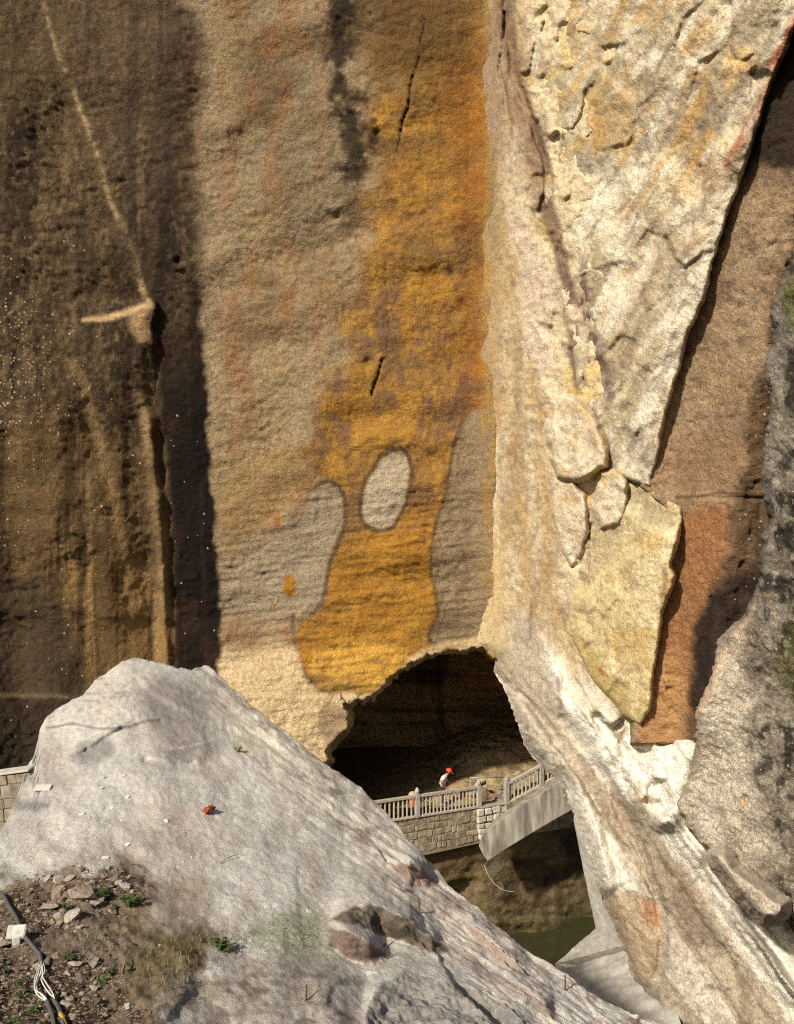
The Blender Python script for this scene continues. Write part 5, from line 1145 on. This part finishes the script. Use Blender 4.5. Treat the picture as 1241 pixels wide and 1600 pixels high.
# conduit and cables
M_cond = flat_mat("grey_conduit", (.075, .072, .068), .7, .2, 20, .2, .003); M_cab = flat_mat("pale_cable", (.50, .53, .50), .6, .15, 20); M_cab2 = flat_mat("cream_cable", (.50, .46, .36), .6, .15, 20); M_yel = flat_mat("yellow_sleeve", (.60, .36, .03), .6)
def mp(x, y, h=.05): p, n = on_mound(x, y); return p + Vector((0, 0, h))
def corr(pts, r, n=10):
    sp = spline(pts, n); rad = [r * (1 + .07 * (i % 2)) for i in range(len(sp))]; bm = bmesh.new(); bm_tube(bm, sp, rad, 8); return bm
c0 = mp(20, 1440, 0)
t = thing("cable_conduit", c0, "dark grey conduit curving down past the floodlight", "conduit")
for pts in ([(-60, 1392), (-20, 1396), (2, 1406), (16, 1424), (27, 1446), (36, 1466)], [(36, 1466), (46, 1482), (57, 1494), (62, 1503), (66, 1516)]):
    bm = corr([mp(x, y, .07) - c0 for x, y in pts], .029, 8); bobj("conduit", bm, M_cond, t, smooth=True)
for i, (pts, m) in enumerate((([(65, 1514), (63, 1526), (57, 1540), (55, 1556), (60, 1563), (70, 1570), (77, 1580)], M_cab), ([(66, 1514), (65, 1530), (60, 1542), (58, 1556), (66, 1566), (76, 1574)], M_cab), ([(66, 1514), (67, 1528), (68, 1540), (74, 1552), (82, 1564), (86, 1572)], M_cab2), ([(67, 1514), (69, 1530), (66, 1544), (70, 1556), (78, 1566), (82, 1570)], M_cab), ([(64, 1514), (61, 1530), (54, 1546), (54, 1560), (64, 1568), (73, 1574)], M_cab2))):
    bm = bmesh.new(); bm_tube(bm, [p - c0 for p in spline([mp(x, y, .07 + .012 * i) for x, y in pts], 5)], .009, 6); o = bobj("cable", bm, m, t, smooth=True)
for pts in ([(72, 1570), (78, 1582), (83, 1598), (88, 1630)], [(82, 1566), (90, 1578), (95, 1592), (104, 1630)]):
    bm = corr([mp(x, y, .06) - c0 for x, y in pts], .026, 6); bobj("conduit", bm, M_cond, t, smooth=True)
bm = bmesh.new(); bm_tube(bm, [mp(95, 1592, .065) - c0, mp(98, 1600, .065) - c0, mp(102, 1612, .065) - c0], .029, 8); bobj("yellow_sleeve", bm, M_yel, t, smooth=True)
# steel stakes in the slope
for x, y0, y1, lab in ((655.5, 1405, 1424, "rusty steel stake standing on the slope above the dark ledge"), (601, 1464, 1480, "rusty steel stake just below the large dark ledge face"), (606, 1484, 1499, "short rusty stake at the right tip of the lower ledge"), (478.5, 1538, 1563, "rusty steel stake near the bottom of the grey slope"), (883, 1524, 1548, "thin stake on the slope's right rim above the pit")):
    p, n = on_mound(x, y1); h = (y1 - y0) * p.y / F; bm = bmesh.new(); bm_tube(bm, [(0, 0, -.05), (.01, 0, h * .5), (random.uniform(-.02, .02), 0, h)], .013, 6); o = bobj("steel_stake", bm, M_rust, None, p); tag(o, lab, "stake", "steel stakes on the slope")
# red rag, pale slab, sticks
p, n = on_mound(325, 1270); bm = bmesh.new(); bmesh.ops.create_icosphere(bm, subdivisions=3, radius=.09); r = random.Random(3)
for v in bm.verts:
    w = v.co.normalized(); k = 1 + .5 * math.sin(w.x * 7 + 1) * math.sin(w.y * 6 + w.z * 5); v.co = Vector((w.x * .10 * k, w.y * .09 * k, w.z * .075 * k + .04 + .05 * w.x))
o = bobj("crumpled_rag", bm, flat_mat("red_brown_cloth", (.22, .05, .022), .9, .35, 20, .5, .01), None, p, True); tag(o, "crumpled red-brown rag lying on the grey slope", "rag")
p, n = on_mound(67, 1232); bm = bmesh.new(); bm_box(bm, (0, 0, .03), (.30, .17, .045), Matrix.Rotation(.05, 3, 'Z') @ Matrix.Rotation(.3, 3, 'X'), .006); o = bobj("stone_plate", bm, flat_mat("pale_plate", (.52, .47, .42), .9, .12), None, p); tag(o, "thin pale rectangular stone plate on the slope beside the block wall", "stone plate")
M_tw = flat_mat("dry_twig", (.20, .14, .085), .9)
for x, y, x2, y2, lab in ((190, 1525, 203, 1494, "dry straw-coloured stalk leaning in the dry grass"), (205, 1349, 214, 1360, "short dry stick at the top right of the rubble"), (345, 1350, 372, 1338, "thin dry twig on the open grey slope"), (8, 1396, 40, 1390, "thin dry stick on earth near the conduit")):
    a, b = mp(x, y, .02), mp(x2, y2, .06); bm = bmesh.new(); bm_tube(bm, [Vector((0, 0, 0)), (b - a) * .5 + Vector((0, 0, .03)), b - a], [.010, .008, .005], 5); o = bobj("twig", bm, M_tw, None, a); tag(o, lab, "twig", "dry twigs")
# boulders on the cave floor
M_cb = flat_mat("cave_boulder_stone", (.36, .29, .19), .95, .3, 3, .5, .04, .2)
CBM = []
for k in range(5): me = rock_mesh(300 + k, .6, 20); me.materials.append(M_cb); CBM.append(me)
r = random.Random(9)
for i, (x, z, dy, s) in enumerate(((3.6, .55, 1.4, .6), (4.3, .7, 1.5, .5), (4.9, .8, 1.3, .55), (5.4, .95, 1.6, .7), (2.9, .45, 1.5, .4), (5.9, 1.2, 1.9, .6), (4.0, .9, 2.1, .7), (2.2, .4, 1.35, .35), (1.4, .38, 1.6, .4))):
    q = pathpt(x); o = bpy.data.objects.new("cave_boulder", CBM[i % 5]); o.location = (q.x, q.y + dy, ZP + z * .75 - .1); o.rotation_euler = (r.uniform(-.4, .4), r.uniform(-.4, .4), r.uniform(0, 6)); o.scale = (s * .9, s * .7, s * .6); COL.objects.link(o)
    tag(o, "tan broken boulder on the sunlit cave floor behind the balustrade", "boulder", "boulders on the cave floor")
